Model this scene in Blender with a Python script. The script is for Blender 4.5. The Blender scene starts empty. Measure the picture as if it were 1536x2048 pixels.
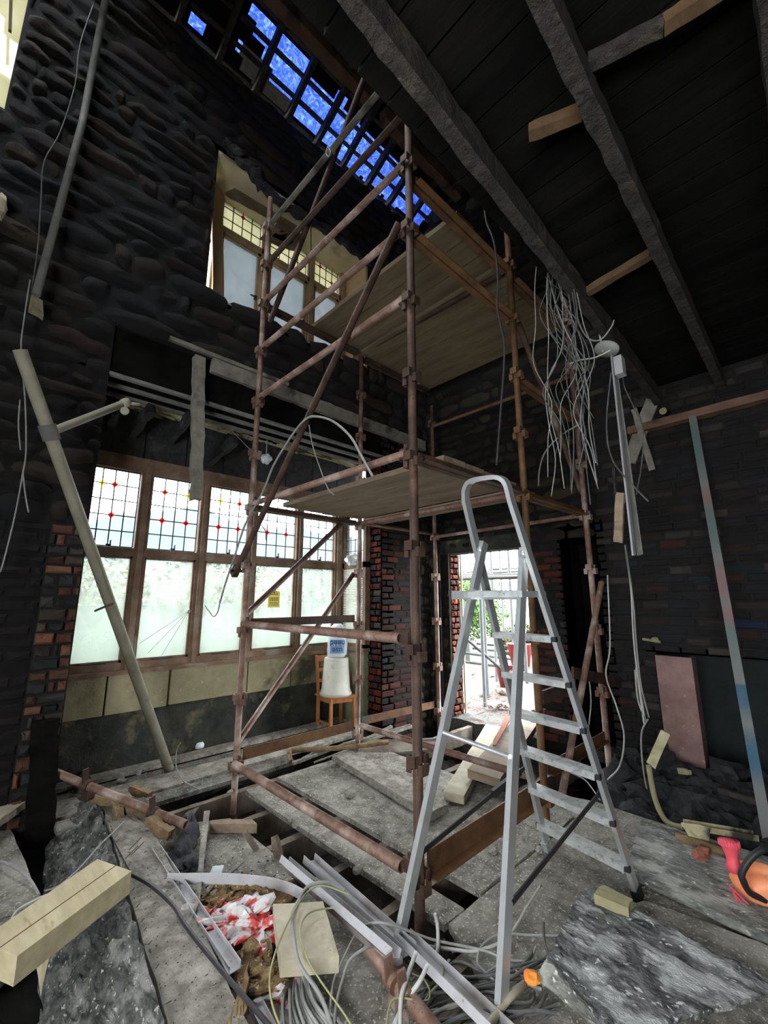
import bpy, bmesh, math, random
from mathutils import Vector, Matrix, noise as mn

# ------------------------------------------------------------------ camera, world, exposure
F, PITCH, ROLL, YAW, H = 861.46, 0.19828, -0.000726, 0.806269, 1.42
cp_, sp_, cy_, sy_ = math.cos(PITCH), math.sin(PITCH), math.cos(YAW), math.sin(YAW)
FW = Vector((cy_ * cp_, sy_ * cp_, sp_)); RT = Vector((sy_, -cy_, 0)); UP = RT.cross(FW)
RT, UP = RT * math.cos(ROLL) + UP * math.sin(ROLL), -RT * math.sin(ROLL) + UP * math.cos(ROLL)
CAM = Vector((0, 0, H))
sc = bpy.context.scene
col = sc.collection
cam = bpy.data.cameras.new('camera'); camo = bpy.data.objects.new('camera', cam); col.objects.link(camo)
cam.sensor_fit = 'VERTICAL'; cam.sensor_height = 36.0; cam.lens = F / 2048 * 36.0
cam.clip_start = 0.05; cam.clip_end = 400
m3 = Matrix((RT, UP, -FW)).transposed()
camo.matrix_world = Matrix.Translation(CAM) @ m3.to_4x4()
sc.camera = camo
sc.view_settings.view_transform = 'Standard'; sc.view_settings.look = 'None'
sc.view_settings.gamma = 1.0; sc.view_settings.use_curve_mapping = False
sc.view_settings.exposure = 2.15
w = bpy.data.worlds.new('overcast'); sc.world = w; w.use_nodes = True
bgn = w.node_tree.nodes['Background']; bgn.inputs[0].default_value = (0.90, 0.96, 1.0, 1); bgn.inputs[1].default_value = 5.0
try:
    sc.cycles.max_bounces = 10; sc.cycles.diffuse_bounces = 5; sc.cycles.transparent_max_bounces = 24
    sc.cycles.sample_clamp_indirect = 6.0; sc.cycles.use_denoising = True
except Exception: pass
def portal(name, loc, rot, sx, sy):
    l = bpy.data.lights.new(name, 'AREA'); l.shape = 'RECTANGLE'; l.size = sx; l.size_y = sy
    l.cycles.is_portal = True
    o = bpy.data.objects.new(name, l); col.objects.link(o); o.location = loc; o.rotation_euler = rot
PI = math.pi
portal('daylight_bay_window', (2.1, 4.75, 1.7), (-PI/2, 0, 0), 3.0, 1.9)
portal('daylight_upper_window', (2.5, 4.75, 5.2), (-PI/2, 0, 0), 2.4, 2.2)
portal('daylight_doorway', (4.9, 2.95, 1.05), (0, PI/2, 0), 2.1, 1.1)
portal('daylight_rear_opening', (-1.75, -0.2, 1.3), (0, -PI/2, 0), 1.5, 2.2)

# ------------------------------------------------------------------ helpers
def ray(x, y): return RT * ((x - 768) / F) - UP * ((y - 1024) / F) + FW
def PX(x, y, X): d = ray(x, y); return CAM + d * (X / d.x)
def PY(x, y, Y): d = ray(x, y); return CAM + d * (Y / d.y)
def PZ(x, y, z=0.0): d = ray(x, y); return CAM + d * ((z - H) / d.z)
def PD(x, y, t): return CAM + ray(x, y) * t
def px(P):
    v = Vector(P) - CAM; d = v.dot(FW); return 768 + F * v.dot(RT) / d, 1024 - F * v.dot(UP) / d
V = Vector
def tagit(o, label=None, cat=None, group=None, kind=None):
    if label: o['label'] = label
    if cat: o['category'] = cat
    if group: o['group'] = group
    if kind: o['kind'] = kind
    return o
def wloc(p):
    v = V((0, 0, 0))
    while p is not None: v += p.location; p = p.parent
    return v
def obj(name, bm, m, parent=None, loc=None, smooth=False):
    me = bpy.data.meshes.new(name)
    if parent is not None:
        off = wloc(parent); l = V((0, 0, 0))
    else:
        if loc is None:
            if bm.verts:
                xs = [v.co for v in bm.verts]
                loc = V(((min(c.x for c in xs) + max(c.x for c in xs)) / 2, (min(c.y for c in xs) + max(c.y for c in xs)) / 2, min(c.z for c in xs)))
            else: loc = V((0, 0, 0))
        off = V(loc); l = V(loc)
    bmesh.ops.translate(bm, vec=-off, verts=bm.verts)
    bm.normal_update(); bm.to_mesh(me); bm.free()
    if smooth:
        for p in me.polygons: p.use_smooth = True
    for mm in (m if isinstance(m, (list, tuple)) else [m]): me.materials.append(mm)
    o = bpy.data.objects.new(name, me); col.objects.link(o); o.location = l
    if parent is not None: o.parent = parent
    return o
def thing(name, label, cat, loc, group=None):
    o = bpy.data.objects.new(name, None); col.objects.link(o); o.location = loc; o.empty_display_size = 0.1
    return tagit(o, label, cat, group)
def solo(name, bm, m, label, cat, group=None, kind=None, smooth=False):
    return tagit(obj(name, bm, m, smooth=smooth), label, cat, group, kind)
def struct(name, bm, m, parent=None):
    o = obj(name, bm, m, parent)
    if parent is None: o['kind'] = 'structure'
    return o
def B(): return bmesh.new()
def box(bm, a, b):
    x0, y0, z0 = a; x1, y1, z1 = b
    vs = [bm.verts.new(c) for c in ((x0, y0, z0), (x1, y0, z0), (x1, y1, z0), (x0, y1, z0), (x0, y0, z1), (x1, y0, z1), (x1, y1, z1), (x0, y1, z1))]
    for f in ((0, 3, 2, 1), (4, 5, 6, 7), (0, 1, 5, 4), (1, 2, 6, 5), (2, 3, 7, 6), (3, 0, 4, 7)): bm.faces.new([vs[i] for i in f])
    return vs
def frame_of(d):
    d = d.normalized(); a = V((0, 0, 1)) if abs(d.z) < 0.9 else V((1, 0, 0))
    u = d.cross(a).normalized(); return u, d.cross(u).normalized() * -1
def tube(bm, pts, r, seg=8, cap=True, r1=None, hollow=False):
    pts = [V(p) for p in pts]; n = len(pts); rings = []
    u = None
    for i, p in enumerate(pts):
        d = (pts[min(i + 1, n - 1)] - pts[max(i - 1, 0)]).normalized()
        if u is None: u, v = frame_of(d)
        else:
            u = (u - d * u.dot(d)).normalized(); v = d.cross(u) * -1
        rr = r if r1 is None else r + (r1 - r) * i / (n - 1)
        rings.append([bm.verts.new(p + (u * math.cos(2 * PI * k / seg) + v * math.sin(2 * PI * k / seg)) * rr) for k in range(seg)])
    for a, b in zip(rings, rings[1:]):
        for k in range(seg):
            bm.faces.new((a[k], a[(k + 1) % seg], b[(k + 1) % seg], b[k])).smooth = True
    if cap:
        if hollow:
            for rg, dd in ((rings[0], pts[1] - pts[0]), (rings[-1], pts[-2] - pts[-1])):
                c = sum((x.co for x in rg), V()) / seg; dd = dd.normalized() * r * 1.5
                inn = [bm.verts.new(c + (x.co - c) * 0.82) for x in rg]; dp = [bm.verts.new(x.co + dd) for x in inn]
                for k in range(seg):
                    j = (k + 1) % seg
                    bm.faces.new((rg[k], rg[j], inn[j], inn[k])); bm.faces.new((inn[k], inn[j], dp[j], dp[k]))
                bm.faces.new(dp)
        else: bm.faces.new(rings[0]); bm.faces.new(rings[-1])
def spline(pts, n=6):
    pts = [V(p) for p in pts]
    P = [pts[0] * 2 - pts[1]] + pts + [pts[-1] * 2 - pts[-2]]; out = []
    for i in range(1, len(P) - 2):
        for k in range(n):
            t = k / n; a, b, c, d = P[i - 1], P[i], P[i + 1], P[i + 2]
            out.append(0.5 * ((2 * b) + (c - a) * t + (2 * a - 5 * b + 4 * c - d) * t * t + (3 * b - a - 3 * c + d) * t ** 3))
    out.append(pts[-1]); return out
def prism(bm, p0, p1, prof, up=V((0, 0, 1))):
    """extrude closed 2-D profile (s,t) from p0 to p1; t along up, s sideways"""
    p0, p1 = V(p0), V(p1); d = (p1 - p0).normalized(); s = d.cross(V(up)).normalized(); t = s.cross(d)
    A = [bm.verts.new(p0 + s * a + t * b) for a, b in prof]; Bv = [bm.verts.new(p1 + s * a + t * b) for a, b in prof]
    n = len(prof)
    for k in range(n): bm.faces.new((A[k], A[(k + 1) % n], Bv[(k + 1) % n], Bv[k]))
    bm.faces.new(A); bm.faces.new(list(reversed(Bv)))
def rect(w, h): return [(-w / 2, -h / 2), (w / 2, -h / 2), (w / 2, h / 2), (-w / 2, h / 2)]
def uchan(w, h, t): return [(-w / 2, h / 2), (-w / 2, -h / 2), (w / 2, -h / 2), (w / 2, h / 2), (w / 2 - t, h / 2), (w / 2 - t, -h / 2 + t), (-w / 2 + t, -h / 2 + t), (-w / 2 + t, h / 2)]
def beam(bm, p0, p1, w_, h_, up=V((0, 0, 1)), rough=0.0, n=10, seed=0):
    """bar with optional burnt, uneven faces"""
    if rough <= 0: prism(bm, p0, p1, rect(w_, h_), up); return
    p0, p1 = V(p0), V(p1); d = (p1 - p0); L = d.length; dn = d / L; s = dn.cross(V(up)).normalized(); t = s.cross(dn)
    prof = [(-.5, -.5), (-.17, -.5), (.17, -.5), (.5, -.5), (.5, 0), (.5, .5), (0, .5), (-.5, .5), (-.5, 0)]
    rings = []
    for i in range(n + 1):
        c = p0 + d * i / n; rg = []
        for a, b in prof:
            q = c + s * a * w_ + t * b * h_
            k = mn.noise(V((q.x * 9 + seed, q.y * 9, q.z * 9))) * rough + mn.noise(V((q.x * 30 + seed, q.y * 30, q.z * 30))) * rough * .5
            rg.append(bm.verts.new(q + (s * a + t * b) * k * 2 + dn * (k * 2 if i in (0, n) else 0)))
        rings.append(rg)
    m = len(prof)
    for a, b in zip(rings, rings[1:]):
        for k in range(m): bm.faces.new((a[k], a[(k + 1) % m], b[(k + 1) % m], b[k]))
    bm.faces.new(rings[0]); bm.faces.new(list(reversed(rings[-1])))
def slab(bm, c4, th, nu=8, nv=8, rough=0.0, seed=0, edge=0.0, curl=None, fr=10):
    """four top corners (in order) with thickness below, uneven top and edges"""
    a, b, c, d = [V(q) for q in c4]; top = []; bot = []
    for i in range(nu + 1):
        r1, r2 = [], []
        for j in range(nv + 1):
            u, v = i / nu, j / nv
            p = (a * (1 - u) + b * u) * (1 - v) + (d * (1 - u) + c * u) * v
            z = mn.noise(V((p.x * fr + seed, p.y * fr, p.z * fr))) * rough + mn.noise(V((p.x * fr * 4 + seed, p.y * fr * 4, 1))) * rough * .5
            e = V((0, 0, 0))
            if edge and (i in (0, nu) or j in (0, nv)):
                e = V((mn.noise(V((p.x * 25, p.y * 25, seed))), mn.noise(V((p.x * 25, p.y * 25, seed + 9))), 0)) * edge
            if curl: z += curl(u, v)
            q = p + e + V((0, 0, z)); r1.append(bm.verts.new(q)); r2.append(bm.verts.new(p + e + V((0, 0, -th + (curl(u, v) if curl else 0)))))
        top.append(r1); bot.append(r2)
    for i in range(nu):
        for j in range(nv):
            bm.faces.new((top[i][j], top[i + 1][j], top[i + 1][j + 1], top[i][j + 1]))
            bm.faces.new((bot[i][j], bot[i][j + 1], bot[i + 1][j + 1], bot[i + 1][j]))
    for i in range(nu):
        bm.faces.new((top[i][0], bot[i][0], bot[i + 1][0], top[i + 1][0])); bm.faces.new((top[i][nv], top[i + 1][nv], bot[i + 1][nv], bot[i][nv]))
    for j in range(nv):
        bm.faces.new((top[0][j], top[0][j + 1], bot[0][j + 1], bot[0][j])); bm.faces.new((top[nu][j], bot[nu][j], bot[nu][j + 1], top[nu][j + 1]))
    bmesh.ops.recalc_face_normals(bm, faces=bm.faces)
def lump(bm, c, r, seed=0, sq=(1, 1, 1), rough=.35, sub=2):
    R = random.Random(seed); res = bmesh.ops.create_icosphere(bm, subdivisions=sub, radius=1.0)
    for v in res['verts']:
        k = 1 + mn.noise(v.co * 1.7 + V((seed * 3.1, seed, 0))) * rough * 1.6 + mn.noise(v.co * 5 + V((seed, 0, 0))) * rough * .5
        v.co = V(c) + V((v.co.x * sq[0], v.co.y * sq[1], v.co.z * sq[2])) * k * r
def lathe(bm, c, prof, seg=20, axis=V((0, 0, 1)), cap=True):
    u, v = frame_of(axis); rings = []
    for r, z in prof: rings.append([bm.verts.new(V(c) + axis * z + (u * math.cos(2 * PI * k / seg) + v * math.sin(2 * PI * k / seg)) * r) for k in range(seg)])
    for a, b in zip(rings, rings[1:]):
        for k in range(seg): bm.faces.new((a[k], a[(k + 1) % seg], b[(k + 1) % seg], b[k])).smooth = True
    if cap: bm.faces.new(rings[0]); bm.faces.new(rings[-1])
    bmesh.ops.recalc_face_normals(bm, faces=bm.faces)

# ------------------------------------------------------------------ materials
def newmat(name):
    m = bpy.data.materials.new(name); m.use_nodes = True; nt = m.node_tree
    return m, nt, nt.nodes['Principled BSDF'], nt.nodes['Material Output']
def nz(nt, vec, scale, detail=4, rough=.6, dist=0.0):
    n = nt.nodes.new('ShaderNodeTexNoise'); n.inputs['Scale'].default_value = scale; n.inputs['Detail'].default_value = detail
    n.inputs['Roughness'].default_value = rough; n.inputs['Distortion'].default_value = dist; nt.links.new(vec, n.inputs['Vector']); return n.outputs['Fac']
def ramp(nt, fac, stops):
    r = nt.nodes.new('ShaderNodeValToRGB'); cr = r.color_ramp
    while len(cr.elements) < len(stops): cr.elements.new(0.5)
    for e, (p, c) in zip(cr.elements, stops): e.position = p; e.color = (*c, 1)
    nt.links.new(fac, r.inputs['Fac']); return r.outputs['Color']
def mixc(nt, fac, a, b, mode='MIX'):
    n = nt.nodes.new('ShaderNodeMix'); n.data_type = 'RGBA'; n.blend_type = mode
    for s, v in ((0, fac), (6, a), (7, b)):
        if isinstance(v, (int, float)): n.inputs[s].default_value = v
        elif isinstance(v, tuple): n.inputs[s].default_value = (*v, 1)
        else: nt.links.new(v, n.inputs[s])
    return n.outputs[2]
def coords(nt, stretch=None):
    tc = nt.nodes.new('ShaderNodeTexCoord'); o = tc.outputs['Object']
    if stretch:
        mp = nt.nodes.new('ShaderNodeMapping'); mp.inputs['Scale'].default_value = stretch; nt.links.new(o, mp.inputs['Vector']); o = mp.outputs['Vector']
    return o
def bump(nt, p, h, strength=.4, dist=.01):
    b = nt.nodes.new('ShaderNodeBump'); b.inputs['Strength'].default_value = strength; b.inputs['Distance'].default_value = dist
    nt.links.new(h, b.inputs['Height']); nt.links.new(b.outputs['Normal'], p.inputs['Normal'])
def surf(name, c1, c2, scale=6, c3=None, s3=(.55, .7), scale3=2.0, speck=None, speck_s=70, speck_t=.66, rough=.85, metal=0, bs=.4, bd=.01, bscale=40, stretch=None, dist=0.0, spec=.3):
    """two-tone noise colour, patches of a third colour, fine specks, bump"""
    m, nt, p, out = newmat(name); v = coords(nt, stretch)
    c = ramp(nt, nz(nt, v, scale, 5, .65, dist), [(.35, c1), (.65, c2)])
    if c3: c = mixc(nt, ramp(nt, nz(nt, v, scale3, 4, .6), [(s3[0], (0, 0, 0)), (s3[1], (1, 1, 1))]), c, c3)
    if speck: c = mixc(nt, ramp(nt, nz(nt, v, speck_s, 2, .5), [(speck_t, (0, 0, 0)), (speck_t + .05, (1, 1, 1))]), c, speck)
    nt.links.new(c, p.inputs['Base Color']); p.inputs['Roughness'].default_value = rough; p.inputs['Metallic'].default_value = metal
    p.inputs['Specular IOR Level'].default_value = spec
    if bs: bump(nt, p, nz(nt, v, bscale, 6, .7), bs, bd)
    return m
M = {}
M['rust'] = surf('rust_steel', (.12, .062, .042), (.22, .135, .10), 9, (.44, .35, .30), (.50, .72), 4, (.06, .025, .015), 110, .66, .62, .35, .35, .004, 90)
M['rust_dark'] = surf('rust_dark', (.045, .026, .019), (.09, .052, .037), 8, (.14, .075, .045), (.55, .7), 4, (.02, .012, .01), 110, .66, .65, .35, .4, .004, 90)
M['rust_orange'] = surf('rust_orange', (.085, .042, .022), (.19, .098, .042), 7, (.08, .09, .08), (.60, .68), 1.6, (.05, .02, .012), 110, .66, .62, .3, .4, .004, 90)
M['old_pole'] = surf('cream_pole', (.30, .28, .20), (.42, .39, .30), 5, (.22, .20, .16), (.58, .7), 3, None, rough=.6, bs=.2, bscale=60)
M['grey_pole'] = surf('dusty_pipe', (.13, .125, .115), (.22, .21, .19), 5, (.07, .065, .06), (.55, .7), 3, rough=.7)
M['char'] = surf('charred_timber', (.010, .010, .011), (.035, .033, .034), 14, (.075, .07, .065), (.6, .75), 3, (.15, .14, .13), 60, .72, .7, 0, .9, .02, 22, (1, 1, 1), .6)
M['char_joist'] = surf('charred_joist', (.018, .015, .012), (.050, .041, .033), 16, (.085, .06, .042), (.58, .72), 4, None, rough=.8, bs=1.0, bd=.03, bscale=18)
M['soot_board'] = surf('sooty_boards', (.0035, .003, .0028), (.009, .008, .007), 5, None, rough=.95, spec=.05, bs=.6, bscale=25, stretch=(1, .2, 1))
M['brown_beam'] = surf('brown_timber', (.09, .05, .032), (.17, .095, .06), 5, (.03, .022, .018), (.55, .7), 3, None, rough=.8, bs=.6, bscale=20)
M['tan_wood'] = surf('tan_wood', (.07, .04, .018), (.12, .07, .032), 8, (.06, .03, .015), (.55, .72), 3, rough=.75, stretch=(.3, 1, 1))
M['floor'] = surf('dusty_chipboard', (.15, .138, .115), (.38, .35, .295), 14, (.46, .43, .37), (.5, .72), 3, (.62, .58, .50), 75, .61, .92, 0, 1, .02, 55)
M['floor_dark'] = surf('sooty_floorboard', (.07, .065, .056), (.22, .205, .175), 14, (.30, .28, .245), (.5, .72), 3, (.5, .47, .41), 75, .62, .92, 0, 1, .02, 55)
M['greywood'] = surf('weathered_wood', (.20, .18, .15), (.40, .36, .305), 16, (.52, .475, .41), (.53, .7), 4, (.04, .036, .03), 80, .64, .9, 0, 1, .02, 55)
M['joist'] = surf('floor_joist', (.10, .075, .055), (.19, .15, .115), 9, (.24, .22, .19), (.55, .72), 3, None, rough=.9, bs=.7, bscale=30)
M['earth'] = surf('pit_earth', (.018, .015, .012), (.05, .04, .033), 9, (.09, .08, .07), (.6, .75), 3, (.2, .18, .15), 60, .7, .95, 0, 1, .03, 25)
M['newwood'] = surf('sawn_softwood', (.36, .29, .165), (.46, .39, .245), 3, (.24, .165, .08), (.62, .75), 5, (.22, .14, .07), 60, .74, .7, 0, .2, .004, 60, (6, 1.0, 6))
M['palewood'] = surf('pale_offcut', (.32, .275, .19), (.44, .39, .285), 9, (.20, .165, .11), (.6, .75), 4, (.2, .15, .1), 60, .72, .75, 0, .3, .004, 60)
M['scafboard'] = surf('scaffold_board', (.17, .12, .08), (.29, .215, .15), 5, (.10, .07, .045), (.52, .72), 2.5, (.42, .36, .28), 60, .72, .85, 0, .3, .005, 50, (3, .5, 3))
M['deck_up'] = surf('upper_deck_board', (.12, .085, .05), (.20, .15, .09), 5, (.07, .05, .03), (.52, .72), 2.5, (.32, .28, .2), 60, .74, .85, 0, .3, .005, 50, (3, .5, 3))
M['burntply'] = surf('burnt_sheet', (.006, .006, .006), (.20, .20, .19), 16, (.42, .42, .40), (.49, .60), 11, (.62, .62, .59), 55, .63, .7, 0, 1, .04, 30, (1, .5, 1), 2.2, .4)
M['burntply_l'] = surf('burnt_panel', (.012, .012, .012), (.14, .135, .125), 20, (.27, .255, .23), (.5, .62), 14, (.55, .52, .47), 65, .64, .7, 0, 1, .04, 34, (1, .55, 1), 1.5, .5)
M['sheet_grey'] = surf('scorched_sheet', (.08, .08, .07), (.27, .265, .235), 16, (.42, .405, .36), (.5, .62), 9, (.62, .60, .53), 60, .64, .8, 0, 1, .02, 40, (1, .5, 1), 2)
M['alu'] = surf('aluminium', (.56, .57, .57), (.68, .69, .69), 6, (.42, .43, .42), (.6, .75), 5, rough=.38, metal=.75, bs=.08, bscale=120, spec=.5)
M['alu_dirty'] = surf('aluminium_tread', (.42, .43, .42), (.58, .59, .57), 20, (.30, .30, .29), (.55, .65), 30, rough=.5, metal=.55, bs=.2, bscale=150)
M['black'] = surf('black_plastic', (.012, .012, .013), (.022, .022, .022), 5, rough=.5, bs=.05)
M['trunk'] = surf('white_plastic', (.33, .32, .325), (.45, .435, .44), 4, (.20, .17, .155), (.50, .70), 4, (.25, .2, .17), 60, .7, .5, 0, .1, .003, 60)
M['trunk_brown'] = surf('stained_plastic', (.28, .22, .20), (.42, .36, .34), 5, (.55, .53, .54), (.6, .7), 5, rough=.6, bs=.1)
M['cable'] = surf('grey_cable', (.20, .195, .18), (.29, .28, .26), 9, rough=.6, bs=.05)
M['cable_w'] = surf('pale_cable', (.34, .33, .30), (.44, .43, .40), 9, rough=.55, bs=.05)
M['cable_d'] = surf('sooty_cable', (.05, .05, .05), (.12, .117, .11), 9, rough=.6, bs=.05)
M['cable_y'] = surf('earth_cable', (.22, .22, .09), (.30, .285, .13), 9, (.20, .20, .10), (.55, .6), 6, rough=.55, bs=.05)
M['cable_k'] = surf('black_cable', (.018, .016, .018), (.035, .03, .032), 9, rough=.5, bs=.05)
M['frame'] = surf('window_frame', (.13, .075, .045), (.23, .15, .10), 6, (.27, .23, .18), (.56, .7), 3, None, rough=.7, bs=.3, bscale=40)
M['frame_up'] = surf('upper_frame', (.30, .20, .11), (.42, .30, .18), 6, (.20, .13, .08), (.56, .7), 3, None, rough=.65, bs=.2, bscale=40)
M['lead'] = surf('lead_came', (.03, .03, .03), (.06, .06, .06), 6, rough=.6, bs=0)
M['plaster'] = surf('cream_plaster', (.42, .35, .22), (.52, .45, .30), 3, (.28, .22, .13), (.6, .75), 2.5, (.2, .15, .1), 40, .73, .85, 0, .25, .01, 25)
M['reveal'] = surf('buff_reveal', (.50, .33, .18), (.60, .42, .25), 3, (.36, .25, .15), (.58, .75), 2, None, rough=.8, bs=.2)
M['brownboard'] = surf('fallen_board', (.13, .09, .055), (.20, .145, .09), 4, (.07, .05, .035), (.55, .7), 3, rough=.85)
M['lath'] = surf('lath_plaster', (.30, .26, .15), (.52, .46, .28), 10, (.06, .05, .04), (.5, .62), 5, rough=.9, bs=.6, bscale=30)
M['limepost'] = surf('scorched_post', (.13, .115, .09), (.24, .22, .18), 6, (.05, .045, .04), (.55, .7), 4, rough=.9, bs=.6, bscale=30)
M['sillstone'] = surf('sill_stone', (.20, .175, .10), (.32, .28, .17), 3, (.055, .055, .035), (.5, .66), 1.6, (.42, .38, .26), 30, .7, .9, 0, .5, .012, 18)
M['sootplaster'] = surf('sooty_plaster', (.016, .017, .014), (.05, .05, .038), 4, (.16, .135, .075), (.57, .68), 2.6, None, rough=.95, bs=.7, bd=.02, bscale=15)
M['greenplaster'] = surf('green_plaster', (.16, .17, .10), (.28, .28, .17), 5, (.05, .05, .045), (.5, .66), 2.5, None, rough=.9, bs=.5)
M['marble'] = surf('pink_marble', (.15, .085, .075), (.25, .145, .125), 4, (.11, .085, .08), (.52, .72), 1.6, (.33, .22, .2), 30, .68, .55, 0, .1, .004, 30)
M['firebox'] = surf('firebox_tile', (.004, .007, .007), (.009, .015, .015), 5, rough=.7)
M['pink'] = surf('red_plastic', (.62, .06, .09), (.75, .10, .13), 6, rough=.5, bs=.1)
M['orange'] = surf('orange_shell', (.75, .20, .07), (.82, .32, .16), 6, (.62, .45, .36), (.6, .7), 6, rough=.5, bs=.1)
M['hotorange'] = surf('orange_foam', (.75, .20, .03), (.85, .32, .05), 8, rough=.8)
M['foam'] = surf('orange_brown_foam', (.14, .08, .035), (.34, .22, .10), 22, (.06, .04, .025), (.48, .58), 16, (.55, .42, .24), 60, .62, .9, 0, 1, .02, 40)
M['rotwood'] = surf('rotten_wood', (.19, .12, .06), (.33, .23, .12), 9, (.08, .05, .03), (.5, .68), 4, None, rough=.9, bs=.8, bd=.02, bscale=30, stretch=(2, .6, 2))
M['bagplastic'] = surf('red_white_plastic', (.40, .36, .35), (.55, .52, .51), 6, (.40, .025, .018), (.45, .50), 10, None, rough=.35, bs=.2, spec=.5)
M['felt'] = surf('charred_felt', (.03, .03, .032), (.085, .085, .088), 12, (.14, .14, .14), (.55, .7), 5, rough=.9, bs=.9, bd=.02, bscale=30)
M['chairwood'] = surf('chair_wood', (.34, .13, .045), (.46, .19, .07), 8, rough=.5, bs=.1, stretch=(4, 4, .6))
M['bucket'] = surf('white_bucket', (.50, .48, .40), (.62, .60, .52), 3, (.34, .31, .25), (.58, .72), 6, (.16, .12, .08), 40, .72, .55, 0, .1)
M['bluebag'] = surf('blue_white_plastic', (.60, .66, .70), (.72, .78, .82), 5, rough=.35, bs=.3, bscale=20)
M['blue'] = surf('blue_label', (.16, .27, .42), (.22, .34, .50), 5, rough=.5, bs=0)
M['navy'] = surf('navy_print', (.02, .06, .22), (.03, .07, .25), 5, rough=.5, bs=0)
M['clearpl'] = surf('clear_plastic', (.60, .66, .66), (.78, .82, .82), 12, (.35, .38, .38), (.55, .65), 12, rough=.25, bs=.6, bscale=20, spec=.6)
M['yellow'] = surf('yellow_sign', (.90, .74, .10), (.95, .80, .16), 4, rough=.5, bs=0)
M['signink'] = surf('sign_ink', (.16, .12, .03), (.20, .15, .04), 4, rough=.5, bs=0)
M['whitepaper'] = surf('sign_white', (.62, .60, .52), (.68, .66, .58), 4, rough=.6, bs=0)
M['glass_red'] = None
M['galv'] = surf('galvanised', (.035, .038, .037), (.06, .064, .062), 6, rough=.6, metal=0, bs=.1)
M['gravel'] = surf('gravel', (.07, .068, .062), (.15, .145, .13), 40, (.13, .045, .03), (.58, .66), 6, (.26, .25, .23), 60, .62, .95, 0, .8, .03, 60)
M['leaf'] = surf('leaves', (.025, .07, .008), (.07, .14, .018), 9, (.13, .15, .03), (.6, .7), 3, rough=.7, bs=.3)
M['autumn'] = surf('autumn_leaves', (.03, .032, .010), (.085, .07, .016), 9, (.015, .026, .008), (.5, .65), 3, rough=.7, bs=.3)
M['hill'] = surf('far_trees', (.052, .068, .078), (.070, .086, .096), .6, rough=1, bs=0)
M['hedge'] = surf('hedge_leaf', (.012, .02, .010), (.035, .05, .025), 3, rough=.8, bs=.3)
M['redbin'] = surf('red_bin', (.16, .012, .012), (.20, .02, .018), 5, rough=.5, bs=0)
M['gwall'] = surf('garden_render', (.035, .042, .035), (.055, .065, .052), 2, rough=.9, bs=0)
M['mesh'] = surf('grey_mesh', (.07, .074, .072), (.11, .115, .112), 70, rough=.6, bs=.6, bscale=70)
M['yplank'] = surf('yard_timber', (.028, .027, .02), (.05, .047, .034), 6, rough=.8, bs=.2)
M['brickred'] = surf('loose_brick', (.24, .08, .05), (.34, .13, .08), 9, (.07, .05, .045), (.55, .7), 7, rough=.9, bs=.6)
M['brickyel'] = surf('yellow_block', (.24, .21, .115), (.32, .28, .16), 12, (.13, .10, .05), (.6, .7), 9, rough=.9, bs=.5)
M['rubble'] = surf('rubble', (.17, .16, .14), (.36, .34, .30), 12, (.5, .47, .42), (.6, .7), 20, None, rough=.95, bs=.4)
M['char_rubble'] = surf('charred_rubble', (.012, .012, .013), (.045, .043, .043), 7, (.11, .075, .065), (.6, .72), 4, None, rough=.95, bs=1, bd=.02, bscale=25)
M['white'] = surf('white_plastic_box', (.68, .70, .73), (.76, .78, .8), 4, rough=.5, bs=0)
M['socket'] = surf('light_fitting', (.30, .30, .27), (.38, .38, .34), 5, rough=.6, bs=.1)
M['blind'] = surf('blind_slats', (.62, .62, .52), (.74, .74, .64), 5, rough=.6, bs=0)

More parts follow.
